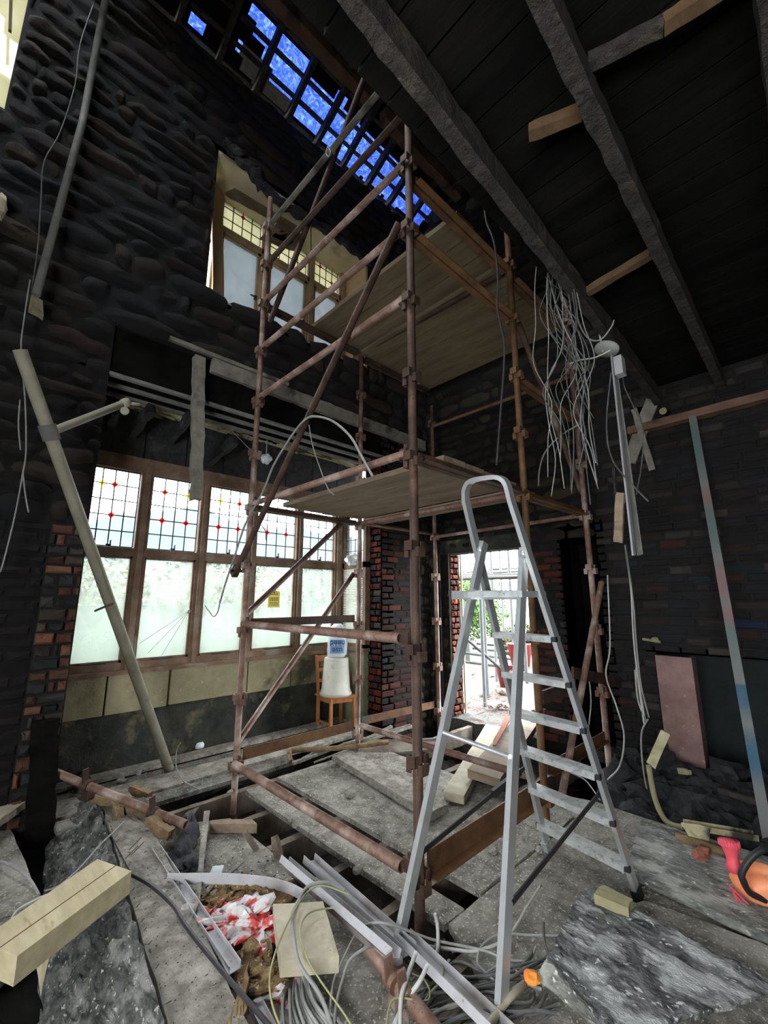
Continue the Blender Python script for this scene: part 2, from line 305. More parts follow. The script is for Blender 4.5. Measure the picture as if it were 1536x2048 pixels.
def tarp_mat():
    m, nt, p, out = newmat('blue_tarpaulin'); v = coords(nt)
    c = ramp(nt, nz(nt, v, 9, 6, .8, 3.0), [(.42, (.06, .10, .30)), (.50, (.09, .14, .36)), (.60, (.22, .28, .46))])
    t = nt.nodes.new('ShaderNodeBsdfTranslucent'); nt.links.new(c, t.inputs['Color'])
    d = nt.nodes.new('ShaderNodeBsdfDiffuse'); nt.links.new(c, d.inputs['Color'])
    x = nt.nodes.new('ShaderNodeMixShader'); x.inputs[0].default_value = .25
    nt.links.new(t.outputs[0], x.inputs[1]); nt.links.new(d.outputs[0], x.inputs[2]); nt.links.new(x.outputs[0], out.inputs['Surface']); return m
M['tarp'] = tarp_mat()
def glass_mat(name, dirt_lo, dirt_hi, tint=(1, 1, 1), dcol=(.80, .88, .82), zgrad=None, scale=3):
    """dirty pane: clear glass with a film of dust that scatters daylight"""
    m, nt, p, out = newmat(name); v = coords(nt, (1, 1, .6))
    tr = nt.nodes.new('ShaderNodeBsdfTransparent'); tr.inputs[0].default_value = (*tint, 1)
    gl = nt.nodes.new('ShaderNodeBsdfGlossy'); gl.inputs['Roughness'].default_value = .05
    tl = nt.nodes.new('ShaderNodeBsdfTranslucent'); tl.inputs[0].default_value = (*dcol, 1)
    fac = ramp(nt, nz(nt, v, scale, 6, .7, 1), [(.35, (dirt_lo,) * 3), (.65, (dirt_hi,) * 3)])
    if zgrad:
        tc = nt.nodes.new('ShaderNodeTexCoord'); sx = nt.nodes.new('ShaderNodeSeparateXYZ'); nt.links.new(tc.outputs['Object'], sx.inputs[0])
        mr = nt.nodes.new('ShaderNodeMapRange'); mr.inputs[1].default_value = zgrad[0]; mr.inputs[2].default_value = zgrad[1]
        mr.inputs[3].default_value = 1; mr.inputs[4].default_value = 0; nt.links.new(sx.outputs['Z'], mr.inputs[0])
        fac = mixc(nt, mr.outputs[0], fac, (zgrad[2],) * 3)
    x = nt.nodes.new('ShaderNodeMixShader'); nt.links.new(fac, x.inputs[0]); nt.links.new(tr.outputs[0], x.inputs[1]); nt.links.new(tl.outputs[0], x.inputs[2])
    y = nt.nodes.new('ShaderNodeMixShader'); y.inputs[0].default_value = .05
    nt.links.new(x.outputs[0], y.inputs[1]); nt.links.new(gl.outputs[0], y.inputs[2]); nt.links.new(y.outputs[0], out.inputs['Surface']); return m
M['glass_low'] = glass_mat('dirty_glass', .12, .50, dcol=(.225, .255, .22), zgrad=(-.05, .52, .97), scale=7)
M['glass_top'] = glass_mat('leaded_glass', .05, .20, tint=(.97, .99, 1), dcol=(.13, .15, .16))
M['glass_up'] = glass_mat('frosted_upper_glass', .96, .99, dcol=(.155, .165, .172), zgrad=(.05, .30, .2), scale=5)
M['glass_upt'] = glass_mat('upper_leaded_glass', .94, .985, dcol=(.24, .225, .16), scale=3)
M['g_red'] = glass_mat('red_glass', .2, .3, (.95, .10, .04), (.95, .12, .05))
M['g_yel'] = glass_mat('yellow_glass', .2, .3, (.95, .85, .10), (.95, .85, .1))

def masonry_mat(name, soot=(.015, .015, .017), amount=(.45, .6), scale=1.2, bs=.7, fine=.5):
    m, nt, p, out = newmat(name); v = coords(nt)
    a = nt.nodes.new('ShaderNodeVertexColor'); a.layer_name = 'Col'
    c = mixc(nt, nz(nt, v, 30, 5, .7), a.outputs['Color'], (.02, .018, .018), 'MIX')
    c = mixc(nt, fine, a.outputs['Color'], c)
    s = ramp(nt, nz(nt, v, scale, 6, .72), [(amount[0], (0, 0, 0)), (amount[1], (1, 1, 1))])
    c = mixc(nt, s, c, soot)
    nt.links.new(c, p.inputs['Base Color']); p.inputs['Roughness'].default_value = .9; p.inputs['Specular IOR Level'].default_value = .25
    bump(nt, p, nz(nt, v, 35, 7, .75), bs, .012); return m
M['stone'] = masonry_mat('sooty_stone', amount=(.42, .68), scale=2.6)
M['stone_pale'] = masonry_mat('limewashed_rubble', amount=(.54, .70), scale=3.0)
M['brick'] = masonry_mat('brickwork', soot=(.03, .028, .028), amount=(.56, .74), scale=3.6, fine=.3)
M['brick_soot'] = masonry_mat('sooty_brick', soot=(.013, .013, .015), amount=(.50, .72), scale=2.8, fine=.55)

# ------------------------------------------------------------------ masonry
BR = [(.27, .12, .08), (.21, .10, .075), (.15, .09, .075), (.13, .10, .09), (.30, .15, .10), (.12, .11, .11), (.18, .09, .07)]
BRS = [(.075, .06, .055), (.10, .075, .065), (.055, .05, .052), (.14, .085, .065), (.08, .08, .085), (.05, .046, .048), (.17, .155, .135)]
ST = [(.13, .105, .075), (.09, .078, .062), (.16, .115, .075), (.12, .08, .068), (.07, .066, .062), (.19, .15, .10), (.055, .052, .05)]
STP = [(.26, .24, .17), (.17, .16, .12), (.10, .095, .08), (.30, .25, .15), (.14, .12, .09), (.07, .065, .06)]
def wallmesh(bm, org, u, n, U, Z, holes, bw, bh, pal, thick, mortar=(.03, .028, .027), gap=.012, prot=.02, jit=.12, seed=1, rd=False):
    """coursed masonry in real relief: backing plus every brick or stone as a chamfered block, all one mesh"""
    R = random.Random(seed); lay = bm.loops.layers.color.get('Col') or bm.loops.layers.color.new('Col')
    org, u, n = V(org), V(u), V(n); up = V((0, 0, 1))
    def at(a, z, d): return org + u * a + up * z + n * d
    def paint(fs, c):
        for f in fs:
            for l in f.loops: l[lay] = (*c, 1)
    # backing pieces around the holes
    us = sorted(set([U[0], U[1]] + [min(max(h[k], U[0]), U[1]) for h in holes for k in (0, 1)]))
    zs = sorted(set([Z[0], Z[1]] + [min(max(h[k], Z[0]), Z[1]) for h in holes for k in (2, 3)]))
    for a, b in zip(us, us[1:]):
        for c, d in zip(zs, zs[1:]):
            if b - a < 1e-4 or d - c < 1e-4: continue
            mu, mz = (a + b) / 2, (c + d) / 2
            if any(h[0] < mu < h[1] and h[2] < mz < h[3] for h in holes): continue
            vs = [bm.verts.new(at(x, z, y)) for x, z, y in ((a, c, 0), (b, c, 0), (b, d, 0), (a, d, 0), (a, c, -thick), (b, c, -thick), (b, d, -thick), (a, d, -thick))]
            paint([bm.faces.new([vs[i] for i in f]) for f in ((0, 1, 2, 3), (5, 4, 7, 6), (4, 0, 3, 7), (1, 5, 6, 2), (4, 5, 1, 0), (3, 2, 6, 7))], mortar)
    z = Z[0]; row = 0
    while z < Z[1] - .01:
        h = bh * R.uniform(1 - jit, 1 + jit); h = min(h, Z[1] - z)
        a = U[0] - (bw / 2 if row % 2 else 0) - R.uniform(0, bw * jit)
        while a < U[1] - .01:
            wd = bw * R.uniform(1 - jit * 2.2, 1 + jit * 2.2)
            if R.random() < .12: wd *= .5
            segs = [(max(a, U[0]), min(a + wd, U[1]))]
            for hh in holes:
                if z + h * .5 > hh[2] and z + h * .5 < hh[3]:
                    ns = []
                    for s in segs:
                        if s[1] <= hh[0] or s[0] >= hh[1]: ns.append(s); continue
                        if s[0] < hh[0]: ns.append((s[0], hh[0]))
                        if s[1] > hh[1]: ns.append((hh[1], s[1]))
                    segs = ns
            for s0, s1 in segs:
                if s1 - s0 < .03: continue
                c = R.choice(pal); kk = R.uniform(.75, 1.25); c = tuple(x * kk for x in c)
                pr = prot * R.uniform(.3, 1.4); g = gap * R.uniform(.6, 1.6); ch = min(.02, h * .16, (s1 - s0) * .2)
                x0, x1, z0, z1 = s0 + g / 2, s1 - g / 2, z + g / 2, z + h - g / 2
                k = prot * .5
                if rd:
                    nu_, nv_ = 6, 4; G = []
                    for iu in range(nu_ + 1):
                        rr = []
                        for iv in range(nv_ + 1):
                            a_, b_ = iu / nu_, iv / nv_; A_, B_ = 2 * a_ - 1, 2 * b_ - 1
                            q_ = max(0, (1 - abs(A_) ** 5) * (1 - abs(B_) ** 4)); cn = (A_ * A_ * B_ * B_)
                            wx = x0 + (x1 - x0) * (a_ - A_ * cn * .07); wz = z0 + (z1 - z0) * (b_ - B_ * cn * .16 + .10 * A_ * math.sin(s0 * 7 + z * 5))
                            wob = mn.noise(V((wx * 8, wz * 11, seed))); wb2 = mn.noise(V((wx * 8 + 40, wz * 11, seed)))
                            rr.append(bm.verts.new(at(wx + wob * .035, wz + wb2 * .03, -.003 + q_ * (pr + prot * 1.1 * mn.noise(V((wx * 13, wz * 16, seed + 3))) + prot * .5))))
                        G.append(rr)
                    fs = [bm.faces.new((G[i][j_], G[i + 1][j_], G[i + 1][j_ + 1], G[i][j_ + 1])) for i in range(nu_) for j_ in range(nv_)]
                    for f_ in fs: f_.smooth = True
                    paint(fs, c); continue
                bk = [bm.verts.new(at(x, zz, -.002)) for x, zz in ((x0, z0), (x1, z0), (x1, z1), (x0, z1))]
                def j(): return R.uniform(-1, 1)
                fr = [bm.verts.new(at(x + j() * ch * .5, zz + j() * ch * .5, pr + j() * k)) for x, zz in ((x0 + ch, z0 + ch), ((x0 + x1) / 2, z0 + ch), (x1 - ch, z0 + ch), (x1 - ch, z1 - ch), ((x0 + x1) / 2, z1 - ch), (x0 + ch, z1 - ch))]
                cc = bm.verts.new(at((x0 + x1) / 2 + j() * ch, (z0 + z1) / 2, pr + abs(j()) * k))
                fs = [bm.faces.new((bk[0], bk[1], fr[2], fr[1], fr[0])), bm.faces.new((bk[1], bk[2], fr[3], fr[2])), bm.faces.new((bk[2], bk[3], fr[5], fr[4], fr[3])), bm.faces.new((bk[3], bk[0], fr[0], fr[5]))]
                fs += [bm.faces.new((fr[i], fr[(i + 1) % 6], cc)) for i in range(6)]
                paint(fs, c)
            a += wd
        z += h; row += 1
def planks(bm, a, b, n, axis, gap=.006):
    """row of boards filling box a..b along axis index"""
    L = b[axis] - a[axis]
    for i in range(n):
        p, q = list(a), list(b); p[axis] = a[axis] + L * i / n + gap / 2; q[axis] = a[axis] + L * (i + 1) / n - gap / 2
        box(bm, p, q)

# ================================================================== THE SETTING
# ground under the joists and outside
bm = B(); slab(bm, [(-1.6, -2.6, -.45), (4.6, -2.6, -.45), (4.6, 4.7, -.45), (-1.6, 4.7, -.45)], .1, 60, 60, .10, 3, fr=3)
struct('floor', bm, M['earth'])
# window-side wall: stone above, with the bay opening and the upper window opening
bm = B()
wallmesh(bm, (0, 3.8, 0), (1, 0, 0), (0, -1, 0), (-1.6, 4.53), (3.62, 7.05), [(1.28, 3.35, 4.28, 5.97), (-.6, PY(30, 120, 3.8).x, PY(8, 228, 3.8).z, 6.6)], .42, .165, ST, .38, gap=.015, prot=.026, jit=.32, seed=5, mortar=(.03, .028, .025), rd=True)
struct('wall_left', bm, M['stone'])
bm = B()
wallmesh(bm, (0, 3.8, 0), (1, 0, 0), (0, -1, 0), (-1.6, .60), (1.95, 3.62), [], .34, .14, ST + BRS, .40, gap=.015, prot=.025, jit=.3, seed=15, mortar=(.03, .028, .025), rd=True)
wallmesh(bm, (0, 3.8, 0), (1, 0, 0), (0, -1, 0), (-1.6, .39), (-.45, 1.95), [], .24, .08, BRS[:3] + ST[-1:], .40, gap=.015, prot=.012, jit=.12, seed=16)
struct('wall_left_pier', bm, M['brick_soot'])
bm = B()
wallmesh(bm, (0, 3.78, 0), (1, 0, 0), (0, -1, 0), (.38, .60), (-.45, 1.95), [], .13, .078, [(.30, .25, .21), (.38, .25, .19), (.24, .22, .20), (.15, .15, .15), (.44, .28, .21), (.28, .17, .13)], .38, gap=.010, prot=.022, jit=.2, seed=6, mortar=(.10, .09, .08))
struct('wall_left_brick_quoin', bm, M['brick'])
# right pier of the bay, its window-side reveal, and the rubble beyond it
bm = B()
wallmesh(bm, (0, 3.8, 0), (1, 0, 0), (0, -1, 0), (3.60, 4.25), (-.45, 3.2), [], .215, .075, BR + BR[1:4] + BRS[:2], .30, gap=.009, prot=.010, jit=.05, seed=7, mortar=(.09, .08, .07))
wallmesh(bm, (3.60, 0, 0), (0, 1, 0), (-1, 0, 0), (3.80, 4.10), (-.45, 3.2), [], .13, .075, [(.36, .15, .09), (.30, .12, .08), (.20, .12, .10), (.24, .22, .19), (.14, .13, .12)], .2, gap=.009, prot=.012, jit=.08, seed=8, mortar=(.20, .19, .16))
struct('wall_back_pier', bm, M['brick'])
bm = B()
wallmesh(bm, (0, 3.82, 0), (1, 0, 0), (0, -1, 0), (4.25, 4.53), (-.45, 3.2), [], .16, .12, STP, .30, gap=.015, prot=.025, jit=.3, seed=9, mortar=(.10, .10, .08), rd=True)
wallmesh(bm, (0, 3.84, 0), (1, 0, 0), (0, -1, 0), (3.60, 4.53), (3.2, 3.62), [], .25, .12, ST, .30, gap=.015, prot=.025, jit=.3, seed=10, rd=True)
struct('wall_back_rubble', bm, M['stone_pale'])
# doorway / fireplace wall
bm = B()
wallmesh(bm, (4.53, 0, 0), (0, 1, 0), (-1, 0, 0), (3.51, 4.2), (-.45, 2.02), [], .16, .12, STP, .2, gap=.015, prot=.02, jit=.3, seed=11, mortar=(.10, .10, .08), rd=True)
wallmesh(bm, (4.53, 0, 0), (0, 1, 0), (-1, 0, 0), (1.64, 4.2), (2.02, 8.9), [], .30, .13, ST + STP[1:2] * 2, .22, gap=.015, prot=.028, jit=.32, seed=12, mortar=(.03, .028, .025), rd=True)
struct('wall_right', bm, M['stone_pale'])
bm = B()
wallmesh(bm, (4.56, 3.51, 0), (1, 0, 0), (0, -1, 0), (0, .20), (-.1, 2.02), [], .11, .075, [(.40, .20, .13), (.34, .18, .13), (.30, .2, .16), (.45, .26, .18)], .2, gap=.012, prot=.014, jit=.1, seed=13, mortar=(.16, .14, .11))
wallmesh(bm, (4.53, 0, 0), (0, 1, 0), (-1, 0, 0), (2.0, 2.40), (-.45, 2.02), [], .215, .075, BR[:2] * 2 + BR[4:5] + BRS, .22, gap=.012, prot=.014, jit=.08, seed=14, mortar=(.07, .06, .05))
struct('wall_right_door_jambs', bm, M['brick'])
bm = B()
wallmesh(bm, (4.53, 0, 0), (0, 1, 0), (-1, 0, 0), (-2.6, 1.64), (-.45, 8.9), [(.30, 1.22, -.45, .95)], .215, .075, [tuple(q_ * 1.2 for q_ in b_) for b_ in BRS if b_[0] < .13 or b_[1] > .1] * 9 + [(.05, .15, .24), (.30, .29, .25), (.24, .21, .16), (.19, .09, .07), (.19, .09, .07)], .30, gap=.010, prot=.010, jit=.07, seed=17, mortar=(.085, .08, .075))
struct('wall_right_chimney', bm, M['brick_soot'])
bm = B()
for a_, b_ in (((5.0, 1.5, -.6), (5.1, 2.1, 2.2)), ((4.53, 2.0, -.6), (5.0, 2.04, 2.2)), ((4.53, 1.56, -.6), (5.0, 1.64, 2.2)), ((4.53, 1.56, 2.02), (5.0, 2.04, 2.2)), ((4.45, 1.56, -.6), (5.1, 2.04, -.4))): box(bm, a_, b_)
struct('wall_right_recess', bm, M['soot_board'])
bm = B(); box(bm, (4.95, .2, -.45), (5.0, 1.3, 1.0)); box(bm, (4.6, .2, -.45), (5.0, .28, 1.0)); box(bm, (4.6, 1.24, -.45), (5.0, 1.28, 1.0)); box(bm, (4.53, .2, .95), (5.0, 1.3, 1.0)); box(bm, (4.5, .2, -.6), (5.0, 1.3, -.4))
struct('wall_right_firebox', bm, M['firebox'])
# sooty lintel boards over the doorway and black frame post
bm = B(); box(bm, (4.49, 2.34, 1.99), (4.70, 3.60, 2.16)); struct('trim_1', bm, M['sootplaster'])
bm = B(); beam(bm, (4.50, 3.66, -.3), (4.50, 3.66, 2.05), .07, .11, V((0, 1, 0)), .004, 14); struct('trim_2', bm, M['char'])
bm = B(); prism(bm, (4.775, 3.485, -.02), (4.775, 3.485, 2.0), rect(.018, .02), V((1, 0, 0))); struct('trim_3', bm, M['plaster'])
# rear and near walls of the room, with a wide daylight opening behind the camera
bm = B(); box(bm, (-1.7, -2.6, -.45), (-1.6, -1.5, 8.9)); box(bm, (-1.7, 1.1, -.45), (-1.6, 3.8, 8.9)); box(bm, (-1.7, -1.5, 2.0), (-1.6, 1.1, 8.9)); box(bm, (-1.7, -1.5, -.45), (-1.6, 1.1, .6))
struct('wall_near', bm, M['sootplaster'])
bm = B(); box(bm, (-1.7, -2.7, -.45), (4.9, -2.6, 8.9)); struct('wall_rear', bm, M['sootplaster'])
# bay: parapet, sides, fascia, ceiling
bm = B(); box(bm, (.3, 4.46, -.45), (3.7, 4.75, .80)); struct('wall_bay', bm, M['sootplaster'])
R = random.Random(4); bm = B(); x = .45
while x < 3.5:
    w_ = R.uniform(.45, .8); d = R.uniform(0, .012); box(bm, (x + .008, 4.425 - d, .46 + R.uniform(-.01, .01)), (min(x + w_, 3.56) - .008, 4.47, .775)); x += w_
bmesh.ops.bevel(bm, geom=bm.edges[:], offset=.008, segments=1); struct('trim_4', bm, M['sillstone'])
bm = B(); box(bm, (3.52, 4.02, -.45), (3.80, 4.75, .80)); struct('wall_bay_return', bm, M['greenplaster'])
bm = B(); box(bm, (3.50, 4.0, .80), (3.66, 4.46, .84)); box(bm, (.3, 4.40, .775), (3.55, 4.52, .81)); struct('trim_6', bm, M['frame'])
bm = B(); box(bm, (.2, 4.05, -.45), (.62, 4.75, 3.2)); struct('wall_bay_left_return', bm, M['sootplaster'])
bm = B(); planks(bm, (.3, 4.47, 2.70), (3.8, 4.6, 3.25), 9, 0, .012); box(bm, (.3, 4.55, 2.7), (3.8, 4.62, 3.3)); struct('wall_bay_fascia', bm, M['char'])
bm = B(); box(bm, (.3, 4.2, 3.26), (3.9, 4.75, 3.34)); struct('ceiling_bay', bm, M['soot_board'])
# upper ceiling (floor boards of the storey over the camera)
bm = B(); planks(bm, (-1.6, -2.6, 3.40), (4.52, 1.0, 3.43), 38, 0, .010); box(bm, (-1.6, -2.6, 3.455), (4.52, 1.0, 3.48)); struct('ceiling', bm, M['soot_board'])
bm = B(); box(bm, (-1.7, -2.7, 8.85), (4.9, .9, 8.95)); box(bm, (-1.6, .95, 3.48), (4.52, 1.0, 3.62)); struct('ceiling_attic', bm, M['soot_board'])

# ------------------------------------------------------------------ windows
def leaded(parent, x0, x1, z0, z1, Y, nx, nz_, cols, mat):
    bm = B(); box(bm, (x0, Y - .003, z0), (x1, Y + .003, z1)); pane = obj('pane', bm, mat, parent)
    bm = B()
    for i in range(nx + 1):
        x = x0 + (x1 - x0) * i / nx; box(bm, (x - .0048, Y - .009, z0), (x + .0048, Y - .002, z1))
    for i in range(nz_ + 1):
        z = z0 + (z1 - z0) * i / nz_; box(bm, (x0, Y - .0085, z - .0048), (x1, Y - .0025, z + .0048))
    obj('leading', bm, M['lead'], pane)
    for (i, j, cm) in cols:
        x = x0 + (x1 - x0) * i / nx; z = z0 + (z1 - z0) * j / nz_; r = .030
        bm = B(); vs = [bm.verts.new((x, Y - .012, z - r)), bm.verts.new((x + r, Y - .012, z)), bm.verts.new((x, Y - .012, z + r)), bm.verts.new((x - r, Y - .012, z))]
        vs2 = [bm.verts.new(v.co + V((0, .007, 0))) for v in vs]; bm.faces.new(vs); bm.faces.new(vs2[::-1])
        for k in range(4): bm.faces.new((vs[k], vs2[k], vs2[(k + 1) % 4], vs[(k + 1) % 4]))
        obj('coloured_glass', bm, M[cm], pane)
YW = 4.5
bm = B(); mull = [(.55, .66), (1.08, 1.18), (1.65, 1.745), (2.20, 2.30), (2.82, 2.91), (3.40, 3.52)]
for a, b in mull: box(bm, (a, YW - .04, .80), (b, YW + .05, 2.72)); box(bm, (a + .025, YW - .065, .80), (b - .025, YW - .038, 2.72))
box(bm, (.55, YW - .05, 1.80), (3.52, YW + .05, 1.875)); box(bm, (.55, YW - .05, .80), (3.52, YW + .05, .87)); box(bm, (.55, YW - .06, 2.60), (3.52, YW + .05, 2.74))
win = struct('window_1', bm, M['frame'])
pats = [[(2, 2, 'g_red'), (1, 4, 'g_yel'), (2, 4, 'g_red')], [(1, 2, 'g_red'), (3, 2, 'g_red'), (1, 4, 'g_red'), (3, 4, 'g_yel')], [(1, 2, 'g_red'), (3, 2, 'g_red'), (1, 4, 'g_yel'), (3, 4, 'g_red')],
        [(1, 2, 'g_red'), (3, 2, 'g_red'), (1, 4, 'g_red'), (3, 4, 'g_red')], [(3, 2, 'g_red'), (1, 4, 'g_red')]]
for k in range(5):
    x0, x1 = mull[k][1], mull[k + 1][0]
    leaded(win, x0 + .01, x1 - .01, 1.885, 2.595, YW, 4, 5, pats[k], M['glass_top'])
    bm = B(); box(bm, (x0, YW - .003, .87), (x1, YW + .003, 1.80)); obj('pane', bm, M['glass_low'], win)
    bm = B()
    for (a, b, c, d) in ((x0, x0 + .018, .87, 1.80), (x1 - .018, x1, .87, 1.80), (x0, x1, .87, .89), (x0, x1, 1.782, 1.80)): box(bm, (a, YW - .022, c), (b, YW + .02, d))
    sash = obj('sash', bm, M['frame'], win)
    bm = B(); xm = (x0 + x1) / 2; box(bm, (xm - .02, YW - .05, 1.88), (xm + .02, YW - .02, 1.90)); box(bm, (xm + .01, YW - .055, 1.89), (xm + .018, YW - .03, 1.935)); box(bm, (xm - .09, YW - .05, .872), (xm + .09, YW - .035, .884)); obj('window_latch', bm, M['lead'], sash)
# broken glass crack lines in the second light
bm = B(); hub = V((1.63, YW - .006, 1.30))
for q in ((1.22, 1.02), (1.30, .93), (1.42, .90)): tube(bm, [hub, (q[0], YW - .006, q[1])], .002, 4)
lump(bm, hub, .025, 2); obj('glass_crack', bm, M['cable_w'], win)
# side light of the bay, with venetian blind
bm = B(); XS = 3.56
for (a, b, c, d) in ((4.0, 4.05, .84, 2.7), (4.42, 4.47, .84, 2.7), (4.0, 4.47, 1.80, 1.87), (4.0, 4.47, .84, .88), (4.0, 4.47, 2.6, 2.7)): box(bm, (XS - .04, a, c), (XS + .05, b, d))
win2 = struct('window_2', bm, M['frame'])
bm = B(); box(bm, (XS - .003, 4.05, .88), (XS + .003, 4.42, 1.8)); obj('pane', bm, M['glass_low'], win2)
bm = B(); box(bm, (XS - .003, 4.05, 1.87), (XS + .003, 4.42, 2.6)); pn = obj('pane', bm, M['glass_top'], win2)
bm = B()
for i in range(5): y = 4.05 + .37 * i / 4; box(bm, (XS - .01, y - .004, 1.87), (XS - .004, y + .004, 2.6))
for i in range(6): z = 1.87 + .73 * i / 5; box(bm, (XS - .01, 4.05, z - .004), (XS - .004, 4.42, z + .004))
obj('leading', bm, M['lead'], pn)
bm = B()
for i in range(42): z = .90 + i * .0212; box(bm, (XS - .05, 4.06, z), (XS - .03, 4.41, z + .0125))
for y in (4.12, 4.35): box(bm, (XS - .042, y, .88), (XS - .038, y + .004, 1.8))
solo('venetian_blind', bm, M['blind'], 'cream slatted venetian blind hanging in the narrow side window of the bay', 'blind')
# upper window
YU = 4.3
bm = B()
for a, b in ((1.46, 1.55), (2.04, 2.15), (2.70, 2.80), (3.22, 3.32)): box(bm, (a, YU - .05, 4.25), (b, YU + .05, 6.1)); box(bm, (a + .02, YU - .075, 4.25), (b - .02, YU - .048, 6.1))
box(bm, (1.46, YU - .05, 5.50), (3.32, YU + .05, 5.57)); box(bm, (1.46, YU - .05, 4.25), (3.32, YU + .05, 4.34)); box(bm, (1.46, YU - .05, 6.02), (3.32, YU + .05, 6.12))
win3 = struct('window_3', bm, M['frame_up'])
for k, (x0, x1) in enumerate(((1.55, 2.04), (2.15, 2.70), (2.80, 3.22))):
    leaded(win3, x0 + .01, x1 - .01, 5.575, 6.015, YU, 4, 3, [(2 if k < 2 else 1, 2, 'g_red')] + ([(3, 1, 'g_red')] if k == 2 else []), M['glass_upt'])
    bm = B(); box(bm, (x0, YU - .003, 4.34), (x1, YU + .003, 5.5)); obj('pane', bm, M['glass_up'], win3)
    bm = B()
    for (a, b, c, d) in ((x0, x0 + .035, 4.34, 5.5), (x1 - .035, x1, 4.34, 5.5), (x0, x1, 4.34, 4.38), (x0, x1, 5.465, 5.5)): box(bm, (a, YU - .03, c), (b, YU + .02, d))
    sash = obj('sash', bm, M['frame_up'], win3)
    bm = B(); box(bm, (x1 - .06, YU - .06, 4.85), (x1 - .035, YU - .03, 4.90)); box(bm, (x1 - .11, YU - .06, 4.87), (x1 - .05, YU - .05, 4.885)); obj('window_latch', bm, M['lead'], sash)
# upper bay soffit, side reveals, curved board
bm = B(); box(bm, (1.20, 3.80, 5.93), (3.5, 4.36, 6.05)); struct('ceiling_upper_bay', bm, M['plaster'])
bm = B(); box(bm, (3.32, 3.81, 4.25), (3.42, 4.36, 6.0)); struct('wall_upper_bay_right', bm, M['reveal'])
bm = B(); box(bm, (1.1, 4.18, 4.2), (1.25, 4.36, 6.1)); struct('wall_upper_bay_left', bm, M['reveal'])
bm = B(); box(bm, (1.25, 3.80, 4.24), (3.38, 4.36, 4.30)); struct('trim_7', bm, M['limepost'])
bm = B(); pts = []
for i in range(17):
    z = 4.32 + 1.62 * i / 16; pts.append((1.42 + .05 * math.cos(i / 16 * PI * 1.0) , z))
for (xa, z0), (xb, z1) in zip(pts, pts[1:]):
    vs = [bm.verts.new(c) for c in ((xa, 4.13, z0), (xa + .16, 4.22, z0), (xb + .16, 4.22, z1), (xb, 4.13, z1), (xa, 4.16, z0), (xa + .16, 4.25, z0), (xb + .16, 4.25, z1), (xb, 4.16, z1))]
    for f in ((0, 1, 2, 3), (5, 4, 7, 6), (4, 0, 3, 7), (1, 5, 6, 2)): bm.faces.new([vs[i] for i in f])
solo('reveal_board', bm, M['reveal'], 'bowed buff lining board standing loose at the left side of the upper window', 'board')
bm = B(); slab(bm, [PY(450, 388, 4.05), PY(478, 372, 4.05), PY(600, 440, 4.0), PY(588, 462, 4.0)], .02, 4, 12, .03, 3, .02)
solo('hanging_board', bm, M['brownboard'], 'scorched brown head board sagging across the top of the upper window', 'board')
bm = B(); slab(bm, [PY(520, 478, 3.98), PY(560, 440, 3.98), PY(605, 470, 3.98), PY(590, 500, 3.98)], .02, 4, 6, .03, 8, .02)
solo('hanging_board', bm, M['brownboard'], 'short torn brown board hanging below the ragged soffit in mid window', 'board')
# ragged black lining along the upper opening head
bm = B(); R = random.Random(2)
top = [(445, 295), (470, 325), (500, 350), (520, 385), (560, 420), (600, 445), (640, 465), (680, 495), (715, 520), (737, 540)]
for (a, b), (c, d) in zip(top, top[1:]): beam(bm, PY(a + 3, b - 14, 3.74), PY(c + 4, d - 12, 3.74), .05, .10, rough=.03, n=5, seed=a)
struct('trim_8', bm, M['char'])
# strip of a bright far-left window
bm = B(); box(bm, (-.7, 4.15, 4.6), (.4, 4.155, 6.7)); struct('window_4', bm, M['glass_upt'])
bm = B(); prism(bm, PY(24, -60, 4.0), PY(20, 62, 4.0), rect(.02, .03), V((0, 1, 0))); struct('trim_9', bm, M['brownboard'])

# ------------------------------------------------------------------ roof
SL = .5; Y0R, Z0R = 3.88, 7.10
def RP(x, s, d=0.0):  # s = horizontal run from the eaves, d = height above roof plane
    return V((x, Y0R - s, Z0R + SL * s + d))
def on_roof(x, y, d=0.0):
    r = ray(x, y); t = (Z0R + SL * Y0R + d - H) / (r.z + SL * r.y); return CAM + r * t
for i, x in enumerate([.35 + .42 * k for k in range(11)]):
    bm = B(); beam(bm, RP(x, -.1, -.07), RP(x, 3.6, -.07), .05, .11, rough=.008, n=16, seed=i)
    solo('roof_rafter', bm, M['char_joist'], ['first', 'second', 'third', 'fourth', 'fifth', 'sixth', 'seventh', 'eighth', 'ninth', 'tenth', 'last'][i] + ' charred rafter from the left under the blue-lit roof holes', 'rafter', 'charred roof rafters')
bm = B()
for k in range(19): s = .06 + .19 * k; beam(bm, RP(.2, s, .0), RP(4.6, s, .0), .045, .025, rough=.004, n=20, seed=k)
struct('ceiling_roof_battens', bm, M['char_joist'])
def inpoly(p, poly):
    x, y = p; c = False; n = len(poly)
    for i in range(n):
        (x0, y0), (x1, y1) = poly[i], poly[(i + 1) % n]
        if (y0 > y) != (y1 > y) and x < (x1 - x0) * (y - y0) / (y1 - y0) + x0: c = not c
    return c
holes = [[(498, 22), (522, 20), (560, 72), (600, 112), (628, 150), (690, 205), (745, 262), (778, 300), (808, 355), (852, 392), (905, 440), (905, 450), (843, 447), (784, 417), (742, 378), (684, 335), (637, 285), (596, 235), (545, 165), (508, 62)],
         [(340, -10), (362, -10), (418, 55), (412, 72)], [(948, 330), (960, 332), (966, 365), (956, 368)], [(918, 355), (928, 352), (938, 382), (928, 384)], [(970, 388), (986, 380), (980, 396)], [(480, 88), (486, 90), (484, 98), (479, 94)]]
R = random.Random(12)
slate = B(); under = B(); ns, nxx = 38, 88
